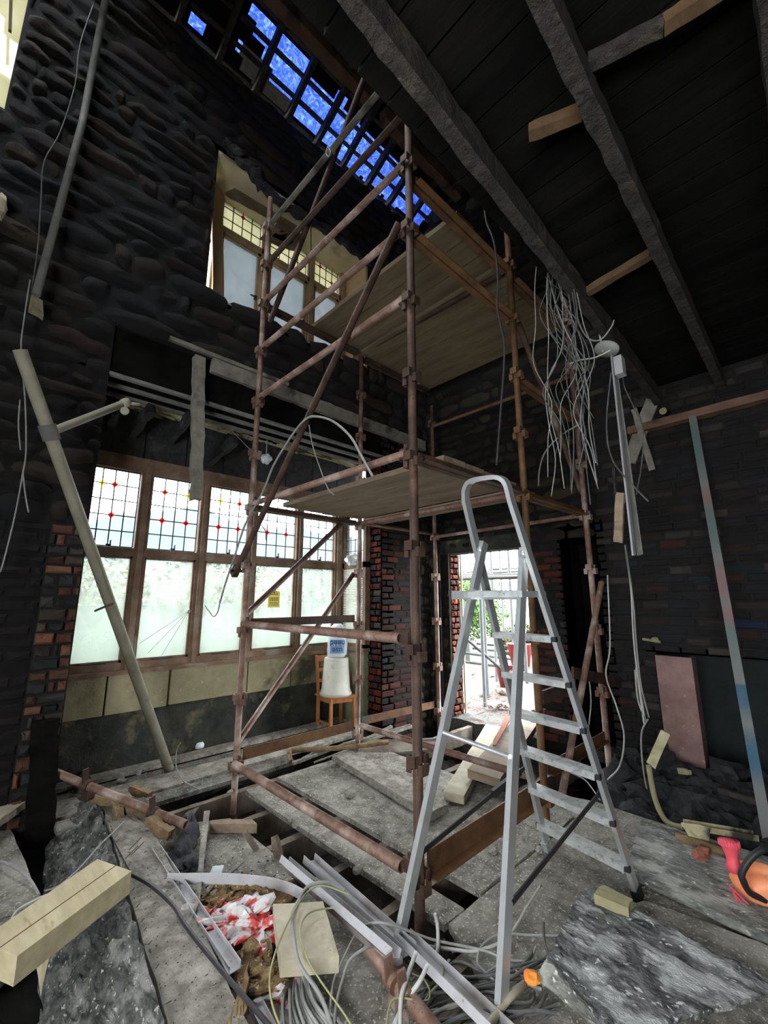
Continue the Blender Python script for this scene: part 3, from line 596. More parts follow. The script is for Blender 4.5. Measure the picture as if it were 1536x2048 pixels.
for i in range(ns):
    for j in range(nxx):
        s0, s1 = 3.6 * i / ns, 3.6 * (i + 1) / ns; x0, x1 = .15 + 4.45 * j / nxx, .15 + 4.45 * (j + 1) / nxx
        c = RP((x0 + x1) / 2, (s0 + s1) / 2, .03); p = px(c)
        if any(inpoly((p[0] + R.uniform(-2, 2), p[1] + R.uniform(-2, 2)), h) for h in holes): continue
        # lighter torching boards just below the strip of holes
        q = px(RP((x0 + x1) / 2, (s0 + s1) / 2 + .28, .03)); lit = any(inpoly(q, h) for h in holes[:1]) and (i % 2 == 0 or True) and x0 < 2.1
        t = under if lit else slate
        box(t, (0, 0, 0), (1, 1, 1)); vs = t.verts[:] if False else None
        t.verts.ensure_lookup_table(); n0 = len(t.verts) - 8
        cs = [RP(x0, s0, .02), RP(x1, s0, .02), RP(x1, s1, .02), RP(x0, s1, .02), RP(x0, s0, .035), RP(x1, s0, .035), RP(x1, s1, .035), RP(x0, s1, .035)]
        for k in range(8): t.verts[n0 + k].co = cs[k] + V((0, 0, R.uniform(0, .004)))
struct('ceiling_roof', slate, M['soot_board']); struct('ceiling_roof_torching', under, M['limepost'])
bm = B(); slab(bm, [RP(-.1, -.3, .22), RP(4.9, -.3, .22), RP(4.9, 3.7, .22), RP(-.1, 3.7, .22)], .004, 40, 30, .05, 5, fr=2)
solo('roof_tarpaulin', bm, M['tarp'], 'blue tarpaulin stretched over the roof, glowing through the missing slates', 'tarpaulin')
bm = B(); beam(bm, (-.5, 3.09, 7.36), (2.75, 3.09, 7.36), .13, .2, rough=.012, n=20); solo('roof_purlin', bm, M['brown_beam'], 'thick brown purlin crossing the open roof above the scaffold', 'beam')
bm = B(); beam(bm, (2.95, 3.09, 7.30), (4.5, 3.09, 7.30), .12, .18, rough=.012, n=12, seed=4); solo('roof_purlin', bm, M['brown_beam'], 'shorter brown purlin length right of the scaffold top', 'beam')
for k, (a, b, l) in enumerate((((703, 127), (760, 55), 'short tie between the purlin and the long joist'), ((641, 49), (672, 0), 'short tie left of the scaffold top above the purlin'), ((868, 250), (925, 205), 'short brown strut right of the scaffold top'))):
    bm = B(); beam(bm, PY(*a, 3.0), PY(*b, 2.4), .05, .09, rough=.006, n=6, seed=k); solo('roof_strut', bm, M['brown_beam'], l, 'beam')
for k, (a, b, l) in enumerate((((895, 325), (985, 285), 'grey broken batten leaning near the right-hand roof hole'), ((905, 375), (965, 330), 'charred batten end beside the small blue gaps'))):
    bm = B(); beam(bm, PX(*a, 3.9), PX(*b, 3.9), .03, .05, rough=.006, n=6, seed=k); solo('roof_batten', bm, M['char_joist'], l, 'batten')

# ------------------------------------------------------------------ joists over the camera side
jl = ['long charred joist nearest the scaffold, running to the far wall', 'charred joist second from the scaffold, deep cracks along it', 'charred joist third from the scaffold, at the right edge']
for k, (ya, yb) in enumerate(((.765, .93), (.385, .46), (-.10, -.06))):
    bm = B(); beam(bm, (-1.5, ya - .06, 3.30), (4.50, yb, 3.26), .06, .14, rough=.006, n=90, seed=k * 7); solo('ceiling_joist', bm, M['char_joist'], jl[k], 'joist', None)
for k in range(3):
    bm = B(); y = -.6 - .5 * k; beam(bm, (-1.5, y, 3.32), (4.50, y, 3.28), .075, .20, rough=.012, n=50, seed=k * 9 + 50); solo('ceiling_joist', bm, M['char_joist'], 'charred joist overhead to the right', 'joist', 'charred joists overhead')
for (p, q, l) in (((1.50, .44, 3.30), (1.42, .62, 3.30), 'short tan strut stub on the second joist, higher one'), ((2.50, .46, 3.30), (2.56, .86, 3.30), 'tan strut bridging the first two joists, lower one'), ((1.47, -.08, 3.30), (1.43, .14, 3.30), 'reddish strut stub at the top right corner'), ((1.43, .14, 3.30), (1.38, .36, 3.33), 'burnt end of the strut between the top right joists')):
    bm = B(); beam(bm, p, q, .045, .045, rough=.004, n=8); solo('joist_strut', bm, M['tan_wood' if 'burnt' not in l else 'char_joist'], l, 'strut')
bm = B(); beam(bm, (4.44, -2.5, 3.04), (4.44, 1.20, 3.0), .10, .07, rough=.006, n=30); solo('wall_plate', bm, M['brown_beam'], 'horizontal brown timber plate along the brick wall above the fireplace', 'beam')
# ------------------------------------------------------------------ lintel zone over the bay
for k, (y, z) in enumerate(((3.80, 3.20), (4.0, 3.20), (4.20, 3.20))):
    bm = B(); box(bm, (.1, y + .03, z + .012), (4.5, y + .12, z + .42)); t = thing('steel_lintel', ['front', 'middle', 'rear'][k] + ' one of three sooty steel lintels over the bay window', 'beam', (2.3, y, z))
    obj('web', bm, M['soot_board'], t)
    bm = B(); box(bm, (.1, y, z - .012), (4.5, y + .05, z + .012)); obj('flange', bm, M['grey_pole'], t)['label'] = 'pale lower flange'
bm = B(); beam(bm, (1.38, 3.765, 3.555), (4.4, 3.765, 3.52), .05, .14, rough=.006, n=40); solo('bressummer_board', bm, M['limepost'], 'pale scorched board running along the wall above the lintels', 'board')
bm = B(); beam(bm, (1.0, 3.77, 3.665), (2.2, 3.77, 3.66), .04, .035, rough=.004, n=12); solo('wall_batten', bm, M['limepost'], 'thin pale batten fixed above the hanging post', 'batten')
bm = B(); beam(bm, PY(397, 715, 3.74), PY(393, 1000, 3.74), .085, .085, V((0, 1, 0)), .010, 16); solo('hanging_post', bm, M['limepost'], 'scorched timber post hanging in front of the second window mullion', 'post')
R = random.Random(21); bm = B()
for k in range(60):
    x = R.uniform(.7, 3.7); L = R.uniform(.15, .6); y = R.uniform(4.27, 4.45); z = 3.235 - R.uniform(0, .03); beam(bm, (x, y, z), (x + L, y + R.uniform(-.03, .03), z + R.uniform(-.05, .01)), .03, .012, rough=.003, n=3, seed=k)
solo('ceiling_laths', bm, M['lath'], 'broken laths and old plaster under the bay ceiling', 'laths', kind='stuff')
for k, (a, b) in enumerate((((305, 815), (262, 868)), ((385, 828), (338, 880)), ((470, 880), (415, 925)), ((232, 820), (220, 850)))):
    bm = B(); beam(bm, PY(*a, 4.05), PY(*b, 4.40), .06, .09, rough=.012, n=8, seed=k); solo('broken_ceiling_joist', bm, M['char'], ['broken joist end hanging over the first window light', 'broken joist end hanging just left of the pale post', 'broken joist end hanging right of the pale post', 'short joist end above the bay corner at far left'][k], 'joist')
bm = B(); slab(bm, [PY(640, 850, 4.3), PY(690, 848, 4.3), PY(735, 880, 4.3), PY(650, 880, 4.3)], .02, 8, 8, .04, 7, .04); solo('plaster_scrap', bm, M['lath'], 'torn lump of lath and plaster hanging right of the leaning brace', 'plaster')
bm = B(); lump(bm, PY(532, 918, 4.35), .055, 3, rough=.3, sub=3); tube(bm, [PY(532, 918, 4.35), V((PY(532, 918, 4.35).x, 4.35, 3.27))], .006, 6); solo('light_bulb_cover', bm, M['clearpl'], 'pale glass lamp cover hanging from the bay ceiling', 'lamp')
bm = B(); tube(bm, spline([PY(452, 850, 4.3), PY(505, 905, 4.3), PY(513, 925, 4.3)]), .004, 5); solo('ceiling_wire', bm, M['cable_w'], 'thin wire drooping under the bay ceiling left of the standard', 'wire')
# pale poles at left
t = thing('leaning_pole', 'cream painted pole leaning from the left wall to the floor by the bay', 'pole', PZ(338, 1538, .02))
bm = B(); p0, p1 = PY(40, 700, 3.22), PZ(338, 1538, .02); tube(bm, [p0, p1], .038, 14, hollow=True); obj('tube', bm, M['old_pole'], t)
bm = B(); c = p0.lerp(p1, .15); tube(bm, [c - (p1 - p0).normalized() * .05, c + (p1 - p0).normalized() * .05], .05, 12); obj('collar', bm, M['grey_pole'], t)
t = thing('cross_pole', 'short cream tube sticking out sideways from the leaning pole', 'pole', c)
q = PY(250, 806, 3.45); bm = B(); tube(bm, [c, q], .026, 12, hollow=True); obj('tube', bm, M['old_pole'], t)
bm = B(); lathe(bm, q, [(.03, -.03), (.035, 0), (.03, .03)], 10, (q - c).normalized()); tube(bm, [q, q + V((.1, 0, .02))], .012, 8); lathe(bm, q + V((.0, -.02, -.07)), [(.028, -.012), (.028, .012)], 12, V((0, 1, 0))); obj('clamp', bm, M['old_pole'], t)
bm = B(); tube(bm, [PY(222, -60, 3.68), PY(165, 245, 3.68), PY(72, 590, 3.62)], .026, 12); solo('wall_pipe', bm, M['grey_pole'], 'long dusty grey pipe running up the stone wall at upper left', 'pipe')
bm = B(); slab(bm, [PY(60, 590, 3.68), PY(85, 600, 3.68), PY(88, 628, 3.66), PY(56, 612, 3.66)], .05, 3, 3, .01, 3, .02); solo('wall_bracket', bm, M['sillstone'], 'broken stone corbel at the foot of the wall pipe', 'stone')
bm = B(); lump(bm, PY(-2, 410, 3.7), .07, 5, (.7, .4, 1.4)); solo('painted_lit_stone', bm, M['plaster'], 'lump of stone at the far left edge of the wall, painted pale as if lit', 'stone')  # cream colour stands in for light falling on this bit of stone
# charred stud at the foot of the left pier
bm = B(); beam(bm, PY(92, 1440, 3.72), PY(70, 1790, 3.70), .15, .05, V((0, 1, 0)), .016, 26); solo('charred_stud', bm, M['soot_board'], 'wide charred stud standing at the foot of the left brick pier', 'post')

# ================================================================== SCAFFOLD TOWER
X1, X2, X3, Y1, Y2 = 1.68, 2.90, 4.10, 1.52, 3.39
LV = [.16 + .0, .65, 1.16, 1.68, 2.17, 2.66, 3.15, 3.65, 4.14, 4.57, 5.0]
tower = thing('scaffold_tower', 'tall rusty scaffold tower standing on the broken floor in front of the bay window', 'scaffold', (2.9, 2.45, -.1))
def socket(par, x, y, z, m):
    bm = B()
    for dx, dy in ((1, 0), (-1, 0), (0, 1), (0, -1)):
        dz = .012 if dx else -.022
        c = V((x + dx * .048, y + dy * .048, z + dz)); sx, sy = (.005, .026) if dx else (.026, .005)
        box(bm, (c.x - sx / 2 - .001, c.y - sy - .001, c.z - .025), (c.x + sx / 2 + .001, c.y + sy + .001, c.z + .025)) if dx else box(bm, (c.x - sx, c.y - sy / 2 - .001, c.z - .025), (c.x + sx, c.y + sy / 2 + .001, c.z + .025))
        for k in (-1, 1):
            if dx: box(bm, (min(x + dx * .02, c.x), y + k * .024 - .003, c.z - .025), (max(x + dx * .02, c.x), y + k * .024 + .003, c.z + .025))
            else: box(bm, (x + k * .024 - .003, min(y + dy * .02, c.y), c.z - .025), (x + k * .024 + .003, max(y + dy * .02, c.y), c.z + .025))
    obj('socket', bm, m, par)
def standard(x, y, z0, z1, m, lean=(0, 0), lv=LV):
    bm = B(); tube(bm, [(x, y, z0), (x + lean[0] * .5, y + lean[1] * .5, (z0 + z1) / 2), (x + lean[0], y + lean[1], z1)], .0245, 16, hollow=True)
    s = obj('standard', bm, m, tower)
    for z in lv:
        if z0 + .1 < z < z1 - .03: k = (z - z0) / (z1 - z0); socket(s, x + lean[0] * k, y + lean[1] * k, z, m)
    return s
standard(X1, Y1, -.30, 5.05, M['rust_dark']); standard(X1, Y2, -.30, 5.35, M['rust']); standard(X2, Y2, -.30, 4.7, M['rust']); standard(X2, Y1, -.30, 4.72, M['rust_orange'])
standard(X3, Y2 - .02, -.30, 3.9, M['rust']); standard(X3 - .08, Y1, -.30, 4.5, M['rust'], (.0, 0), LV[1:9])
for (x, y) in ((X1, Y1), (X1, Y2), (X2, Y2), (X2, Y1)):
    bm = B(); box(bm, (x - .06, y - .06, -.31), (x + .06, y + .06, -.30)); tube(bm, [(x, y, -.30), (x, y, -.16)], .032, 12); obj('base_plate', bm, M['rust_dark'], tower)
def rail(p, q, m='rust', r=.0242, cups=True, name='ledger'):
    bm = B(); tube(bm, [p, q], r, 14, hollow=True); o = obj(name, bm, M[m], tower)
    return o
def wedge(p, d, m='rust_dark'):
    bm = B(); d = V(d).normalized(); prism(bm, V(p) - d * .0, V(p) + d * .05, rect(.03, .06)); prism(bm, V(p) + d * .012 + V((0, 0, -.07)), V(p) + d * .012 + V((0, 0, .055)), rect(.012, .028), d); obj('wedge', bm, M[m], tower)
def angle(p, q, m='rust_orange', h_=.075, w_=.05, side=1):
    """L section ledger: upright web and a lower flange"""
    bm = B(); t = .007; prism(bm, p, q, [(0, h_ / 2), (0, -h_ / 2), (w_ * side, -h_ / 2), (w_ * side, -h_ / 2 + t), (t * side, -h_ / 2 + t), (t * side, h_ / 2)])
    bmesh.ops.recalc_face_normals(bm, faces=bm.faces); return obj('ledger', bm, M[m], tower)
def transom(p, q, m='rust_orange'):
    """pair of angles back to back with a slot between"""
    bm = B(); t = .006; h_ = .05; w_ = .045
    for s in (1, -1): prism(bm, p, q, [(s * .006, h_ / 2), (s * .006, -h_ / 2), (s * (.006 + w_), -h_ / 2), (s * (.006 + w_), -h_ / 2 + t), (s * (.006 + t), -h_ / 2 + t), (s * (.006 + t), h_ / 2)])
    bmesh.ops.recalc_face_normals(bm, faces=bm.faces); return obj('transom', bm, M[m], tower)
e = .055
# front plane (long tubes from the left standard to the near one)
for z, m, r in ((.195, 'rust', .029), (1.22, 'rust', .027), (2.215, 'rust', .0242), (3.197, 'rust', .0242), (3.69, 'rust', .0242), (4.175, 'rust', .0242), (4.58, 'rust_dark', .0242), (5.02, 'limepost', .0242)):  # topmost tube gets a paler material in place of window light on it
    o = rail((X1 - (.03 if z < 1.5 else 0), Y2 - .04, z), (X1 - (.03 if z < 1.5 else 0), Y1 + (.08 if z < 1.5 else .05), z), m, r)
    if z < 4.3: wedge((X1, Y1 + .04, z), (0, 1, 0)); wedge((X1, Y2 - .04, z), (0, -1, 0))
# left plane (x direction)
angle((X1 + e, Y2, .235), (X2 - e, Y2, .235), 'rust_orange', .085, .05, -1)
angle((X1 + e, Y2, 1.225), (X2 - e, Y2, 1.225), 'rust_dark', .07, .05, -1)
transom((X1 + e, Y2, 2.19), (X2 - e, Y2, 2.19), 'rust_dark'); transom((X1 + e, Y2, 4.15), (X2 - e, Y2, 4.15), 'rust_dark')
angle((X2 + e, Y2, .255), (X3 - e, Y2, .235), 'rust_orange', .075, .05, -1); rail((X2 + e, Y2, 2.2), (X3 - e, Y2, 2.2), 'rust', .02); transom((X2 + e, Y2, 4.12), (X3 - e, Y2, 4.12), 'rust_dark')
# cross tubes at mid and far frames
rail((X2, Y2 - .05, .235), (X2, Y1 + .06, .25)); rail((X2, Y2 - .05, 2.19), (X2, Y1 + .06, 2.19)); rail((X3, Y2 - .05, 2.165), (X3 - .05, Y1 + .05, 2.175), 'rust', .02); rail((X3, Y2 - .05, 3.61), (X3 - .05, Y1 + .05, 3.58), 'rust_orange', .02)
rail((X2, Y2 - .05, 4.16), (X2, Y1 + .06, 4.10), 'rust_dark')
# right plane
angle((X1 + e, Y1, .205), (X2 - e, Y1, .22), 'rust_orange', .11, .06, 1)
for z in (2.19, 3.64, 4.06): transom((X1 + e, Y1, z), (X2 - e, Y1, z), 'rust_orange' if z > 3 else 'rust_dark')
transom((X2 + e, Y1, 2.175), (X3 - .13, Y1, 2.185), 'rust_orange'); transom((X2 + e, Y1, 3.12), (X3 - .13, Y1, 3.10), 'rust_orange'); transom((X2 + e, Y1, 4.04), (X3 - .13, Y1, 4.04), 'rust_orange'); angle((X2 + e, Y1, .31), (X3 - .13, Y1, .31), 'rust_orange', .07, .05, 1)
# braces
for p, q, m in (((X1 - .045, 3.50, 1.66), (X1 - .045, 1.57, 3.70), 'rust_dark'), ((X1 + .05, 3.35, 3.965), (X1 + .05, 1.95, 5.52), 'rust_dark'), ((X1 + .04, Y2 + .045, 1.30), (X2 + .1, Y2 + .045, 2.45), 'rust'), ((X1 + .02, Y2 + .045, .31), (2.86, Y2 + .045, 1.67), 'rust'),
                ((3.05, Y1 + .045, 3.74), (4.10, Y1 + .045, 2.40), 'rust'), ((4.12, Y1 - .045, 1.56), (3.02, Y1 - .045, .1), 'rust')):
    rail(p, q, m, .0242, name='brace')
bm = B(); d = (V((X1 - .045, 3.50, 1.66)) - V((X1 - .045, 1.57, 3.70))).normalized(); prism(bm, V((X1 - .05, 3.50, 1.66)) - d * .03, V((X1 - .05, 3.50, 1.66)) + d * .06, rect(.06, .05), V((1, 0, 0))); tube(bm, [(X1 - .1, 3.5, 1.65), (X1 + .05, 3.5, 1.65)], .012, 8); obj('brace_clamp', bm, M['rust_dark'], tower)
# plates for the lower right brackets
for p, q in ((PY(1085, 1395, Y1), PY(1150, 1370, Y1)), (PY(1145, 1345, 1.5), PY(1240, 1365, 1.5))):
    bm = B(); prism(bm, p, q, rect(.02, .085)); obj('bracket', bm, M['rust_dark'], tower)
# decks
def board(x0, x1, y0, y1, z, th=.038, label='', k=0, m='scafboard'):
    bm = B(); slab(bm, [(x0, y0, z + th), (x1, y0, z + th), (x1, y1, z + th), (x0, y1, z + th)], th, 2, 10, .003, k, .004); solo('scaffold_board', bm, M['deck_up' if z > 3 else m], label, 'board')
names = ['outermost', 'second', 'third', 'fourth']
for k in range(4): x = 2.0 + k * .232; board(x, x + .222, 1.56 + .01 * k, 3.42 + .02 * ((k * 7) % 3), 2.243, label=f'{names[k]} board from the camera side on the lower scaffold platform', k=k)
board(3.0, 3.22, 1.60, 3.45, 2.22, label='loose board beyond the middle standards on the lower platform', k=9)
for k in range(3): x = 2.27 + k * .228; board(x, x + .216, 1.58 + .02 * k, 3.47 + .01 * k, 4.215, .045, label=f'{["first", "second", "third"][k]} board from the left in the raised part of the upper platform', k=20 + k)
for k in range(5): x = 2.86 + .245 * k; board(x, x + .232, 1.58 + .02 * ((k * 5) % 3), 3.50, 4.13, .038, label=f'{["first", "second", "third", "fourth", "fifth"][k]} board from the pale-edged side in the far part of the upper platform', k=30 + k)

# ================================================================== FLOOR JOISTS AND BOARDS
R = random.Random(3)
for k, y in enumerate((3.42, 2.97, 2.56, 2.12, 1.70, 1.28)):
    bm = B(); beam(bm, (.9, y, -.11), (3.4 if k else 3.3, y, -.11), .055, .16, rough=.005, n=24, seed=k); solo('floor_joist', bm, M['joist'], ['joist under the long trench by the bay', 'first joist crossing the gap from the bay side', 'second joist crossing the gap from the bay side', 'third joist crossing the gap, beside the timber block', 'joist crossing the gap where the white trunking ends', 'joist under the near scaffold standard'][k], 'joist', 'exposed floor joists')
for k, (a, b) in enumerate((((3.1, 3.2, -.11), (4.45, 3.2, -.11)), ((3.2, 2.55, -.11), (4.45, 2.55, -.11)), ((3.3, 1.95, -.13), (4.4, 1.95, -.13)))):
    bm = B(); beam(bm, a, b, .06, .16, rough=.006, n=16, seed=k + 40); solo('floor_joist', bm, M['joist'], ['joist nearest the doorway sill over the open pit', 'middle joist across the pit before the doorway', 'joist at the pit edge beside the ladder'][k], 'joist')
def floorsheet(c, label, m='floor', k=0, th=.03, e=.006): bm = B(); slab(bm, [(x, y, 0) for x, y in c], th, 14, 14, .004, k, e); solo('floorboard', bm, M[m], label, 'floorboard')
floorsheet([(1.02, 1.2), (1.47, 1.2), (1.47, 3.0), (1.02, 3.25)], 'wide dusty floorboard left of the open joists', k=1)
floorsheet([(1.74, 1.43), (1.89, 1.43), (1.89, 3.33), (1.74, 3.33)], 'narrow floorboard left alone between two gaps', k=2)
floorsheet([(2.04, 1.44), (2.60, 1.44), (2.62, 3.38), (2.04, 3.38)], 'broad dusty floor sheet under the middle of the scaffold', k=3)
floorsheet([(2.60, 1.44), (3.12, 1.44), (3.12, 3.30), (2.62, 3.42)], 'dusty floor sheet right of the loose plank', k=4)
floorsheet([(1.10, .1), (3.45, .1), (3.45, 1.42), (1.76, 1.42)], 'large gritty floor sheet under the stepladder', k=5)
floorsheet([(3.12, 1.42), (3.45, 1.42), (3.40, 1.60), (3.12, 1.75)], 'small floor corner sheet beside the far ladder foot', k=6)
floorsheet([(.2, -1.0), (3.6, -1.0), (3.45, .1), (1.10, .1)], 'sooty floor sheet at the right under the debris', 'floor_dark', k=7)
for k, (a, b, x0, x1) in enumerate(((3.58, 3.74, .62, 2.35), (3.77, 4.06, .62, 3.25), (4.09, 4.24, .62, 3.4), (4.27, 4.42, .55, 3.5))):
    bm = B(); z = (.0, .01, -.01, .02)[k]; slab(bm, [(x0, a, z), (x1, a, z), (x1, b, z), (x0, b, z)], .028, 16, 3, .004, k + 60, .006); solo('floorboard', bm, M['greywood' if k % 2 else 'floor_dark'], ['board along the edge of the long trench', 'wide grey board between trench and bay wall', 'grey board second from the bay wall', 'board tight against the bay wall'][k], 'floorboard')
bm = B(); slab(bm, [(2.34, 2.02, .075), (2.53, 2.02, .075), (2.72, 3.27, .075), (2.53, 3.29, .075)], .05, 3, 12, .004, 3, .004); solo('loose_plank', bm, M['greywood'], 'thick grey plank lying on the floor sheet by the rear standard', 'plank')
def plank(c4, th, m, label, name='loose_plank', n=(3, 12), rough=.004, e=.004, k=0, cat='plank', fr=10):
    bm = B(); slab(bm, c4, th, n[0], n[1], rough, k, e, fr=fr); return solo(name, bm, M[m], label, cat)
plank([PZ(887, 1582, .08), PZ(928, 1592, .08), PZ(1002, 1452, .08), PZ(972, 1448, .08)], .055, 'palewood', 'pale plank bridging the pit, lower one of the pair at the doorway', k=4)
plank([PZ(935, 1538, .16), PZ(1000, 1558, .16), PZ(1078, 1442, .12), PZ(1034, 1432, .12)], .06, 'scafboard', 'thick pale plank on top of the other one at the doorway', k=5)
plank([PZ(985, 1490, .2), PZ(992, 1490, .2), PZ(1024, 1432, .2), PZ(1010, 1432, .2)], .01, 'brickred', 'narrow orange-red offcut lying on the doorway planks', 'orange_offcut', (2, 4), k=6)
plank([PZ(690, 1485, .05), PZ(870, 1475, .05), PZ(870, 1500, .0), PZ(690, 1510, .0)], .02, 'joist', 'rotten board scrap at the pit edge behind the scaffold', 'board_scrap', (4, 6), .02, .04, 7)
# door sill gravel joins outside later; bits in the pit
R = random.Random(77)
for k in range(14):
    c = V((R.uniform(3.15, 4.3), R.uniform(1.6, 3.3), R.uniform(-.34, -.22))); bm = B(); lump(bm, c, R.uniform(.05, .12), k, (1, 1, .6), .5); solo('pit_rubble', bm, M['char_rubble'], 'lump of rubble down in the pit between scaffold and doorway', 'rubble', 'rubble lumps in the pit')
for k in range(5):
    bm = B(); a = V((2.2 + R.uniform(0, 1), 3.42 + R.uniform(.0, .15), .03)); beam(bm, a, a + V((R.uniform(.4, .8), R.uniform(-.05, .15), R.uniform(0, .05))), .03, .02, rough=.006, n=6, seed=k); solo('broken_lath', bm, M['greywood'], 'broken lath lying along the trench by the bay', 'lath', 'laths along the trench')
bm = B(); P = [PZ(592, 1500, .06), PZ(640, 1498, .08), PZ(700, 1494, .10), PZ(776, 1484, .10)]; tube(bm, spline(P), .022, 12, hollow=True); tube(bm, spline([PZ(592, 1500, .06), PZ(579, 1505, .05), PZ(582, 1525, .02)]), .022, 12, hollow=True); solo('bent_pipe', bm, M['rotwood'], 'dirty pipe with an elbow lying across the trench', 'pipe')
bm = B(); tube(bm, [PZ(628, 1525, .01), PZ(715, 1492, .06)], .008, 6); solo('thin_rod', bm, M['greywood'], 'thin grey rod lying below the elbow pipe', 'rod')

# ================================================================== STEPLADDER
lad = thing('stepladder', 'aluminium stepladder with hoop handle standing open in front of the scaffold', 'ladder', (2.05, 1.2, 0))
la0, ra0 = PZ(1095, 1700, .0), PZ(1278, 1800, .0)
# rails lean back towards the window side; hoop on top
def lx(z): return 2.60 - .36 * z
lt, rt_ = V((lx(1.95), 1.300, 1.95)), V((lx(1.95), 1.060, 1.95))
def hoop_pts():
    p = PX(930, 985, lx(1.98)); q = PX(1021, 982, lx(1.98)); r = []
    x = lx(2.0); A, Bq = PX(931, 1000, lx(1.97)), PX(1022, 1000, lx(1.97))
    top = PX(978, 955, lx(2.07)); r = [A, PX(932, 978, lx(2.02)), PX(944, 962, lx(2.06)), top, PX(1000, 956, lx(2.06)), PX(1013, 968, lx(2.03)), Bq]
    return A, Bq, r
A, Bq, hp = hoop_pts()
prof_r = [(-.011, -.024), (.011, -.024), (.014, -.01), (.014, .01), (.011, .024), (-.011, .024)]
la_t = la0.lerp(A, 1); 
for (a, b) in ((la0, A), (ra0, Bq)):
    bm = B(); prism(bm, a + (b - a).normalized() * .04, b, [(u_, v_ * 1.0) for u_, v_ in prof_r], V((1, 0, 0))); r_ = obj('rail', bm, M['alu'], lad, smooth=False)
    bm = B(); prism(bm, a - V((0, 0, .0)), a + (b - a).normalized() * .06, rect(.034, .056), V((1, 0, 0))); obj('rubber_foot', bm, M['alu_dirty' if a is la0 else 'black'], r_)
bm = B(); pts = spline(hp, 5)
for p, q in zip(pts, pts[1:]): prism(bm, p, q + (q - p) * .15, rect(.022, .044), V((1, 0, .2)))
obj('hoop', bm, M['alu'], lad)
def on_rail(a, b, z): t = (z - a.z) / (b.z - a.z); return a.lerp(b, t)
sl = [(1079, 1657), (1059, 1575), (1045, 1501), (1035, 1431), (1010, 1351), (994, 1274)]
L = [.155, .365, .580, .795, 1.010, 1.225]
for k, z in enumerate(L):
    a, b = on_rail(la0, A, z), on_rail(ra0, Bq, z); bm = B()
    dx = -.035
    prof = [(-.04, -.006), (.04, -.006), (.04, -.028), (.043, -.028), (.043, .0), (-.043, .0), (-.043, -.028), (-.04, -.028)]
    prism(bm, a + V((dx * 0, 0, .012)), b + V((0, 0, .012)), prof)
    for j in range(9): o_ = -.036 + j * .009; prism(bm, a + V((o_, 0, .0135)), b + V((o_, 0, .0135)), rect(.004, .003))
    bmesh.ops.recalc_face_normals(bm, faces=bm.faces); s = obj('step', bm, M['alu_dirty'], lad)
    for q in (a, b):
        bm = B(); box(bm, (q.x - .035, q.y - .016, z - .012), (q.x - .012, q.y + .016, z + .012)); obj('step_bracket', bm, M['black'], s)
a, b = on_rail(la0, A, 1.44), on_rail(ra0, Bq, 1.44); bm = B(); box(bm, (a.x - .22, b.y, 1.425), (a.x + .02, a.y, 1.455)); obj('platform', bm, M['alu_dirty'], lad)
# support legs
fl0, fr0 = PZ(790, 1915, 0), PZ(1000, 2062, 0); fl1, fr1 = PX(968, 1085, 1.985), PX(1048, 1098, 1.985)
for a, b in ((fl0, fl1), (fr0, fr1)):
    bm = B(); prism(bm, a + (b - a).normalized() * .03, b, [(-.012, -.026), (.012, -.026), (.012, -.006), (.008, -.003), (.008, .003), (.012, .006), (.012, .026), (-.012, .026)], V((1, 0, .3))); g = obj('support_leg', bm, M['alu'], lad)
    bm = B(); prism(bm, a, a + (b - a).normalized() * .06, rect(.034, .06), V((1, 0, .3))); obj('rubber_foot', bm, M['grey_pole'], g)
bm = B(); tube(bm, [PX(882, 1463, fl0.lerp(fl1, .45).x), PX(1018, 1513, fl0.lerp(fl1, .45).x)], .010, 10); obj('crossbar', bm, M['alu'], lad)
bm = B(); prism(bm, PX(905, 1190, 1.93), PX(1042, 1190, 1.93), rect(.02, .045)); obj('crossbar', bm, M['alu'], lad)
for (p, q) in (((828, 1718), (1058, 1528)), ((1016, 1815), (1204, 1580))):
    bl = fl0.lerp(fl1, .19) if p[0] < 900 else fr0.lerp(fr1, .19); br = on_rail(la0, A, .42) if p[0] < 900 else on_rail(ra0, Bq, .45)
    bm = B(); prism(bm, PX(*p, bl.x), PX(*q, br.x), rect(.006, .022)); mid = PX(*p, bl.x).lerp(PX(*q, br.x), .62); 
    if p[0] < 900: prism(bm, mid, PX(*p, bl.x).lerp(PX(*q, br.x), .9), rect(.02, .035))
    obj('spreader', bm, M['black'], lad)
for q in ((962, 1100), (1048, 1108)):
    bm = B(); c = PX(*q, 1.96); lathe(bm, c - V((0, .012, 0)), [(.02, 0), (.02, .024)], 12, V((0, 1, 0))); obj('hinge', bm, M['alu'], lad)

# ================================================================== CHAIR, BUCKET, BAG
cc = PZ(668, 1440, 0); ch = thing('wooden_chair', 'small orange-brown wooden chair standing in the bay corner', 'chair', (3.22, 4.28, 0))
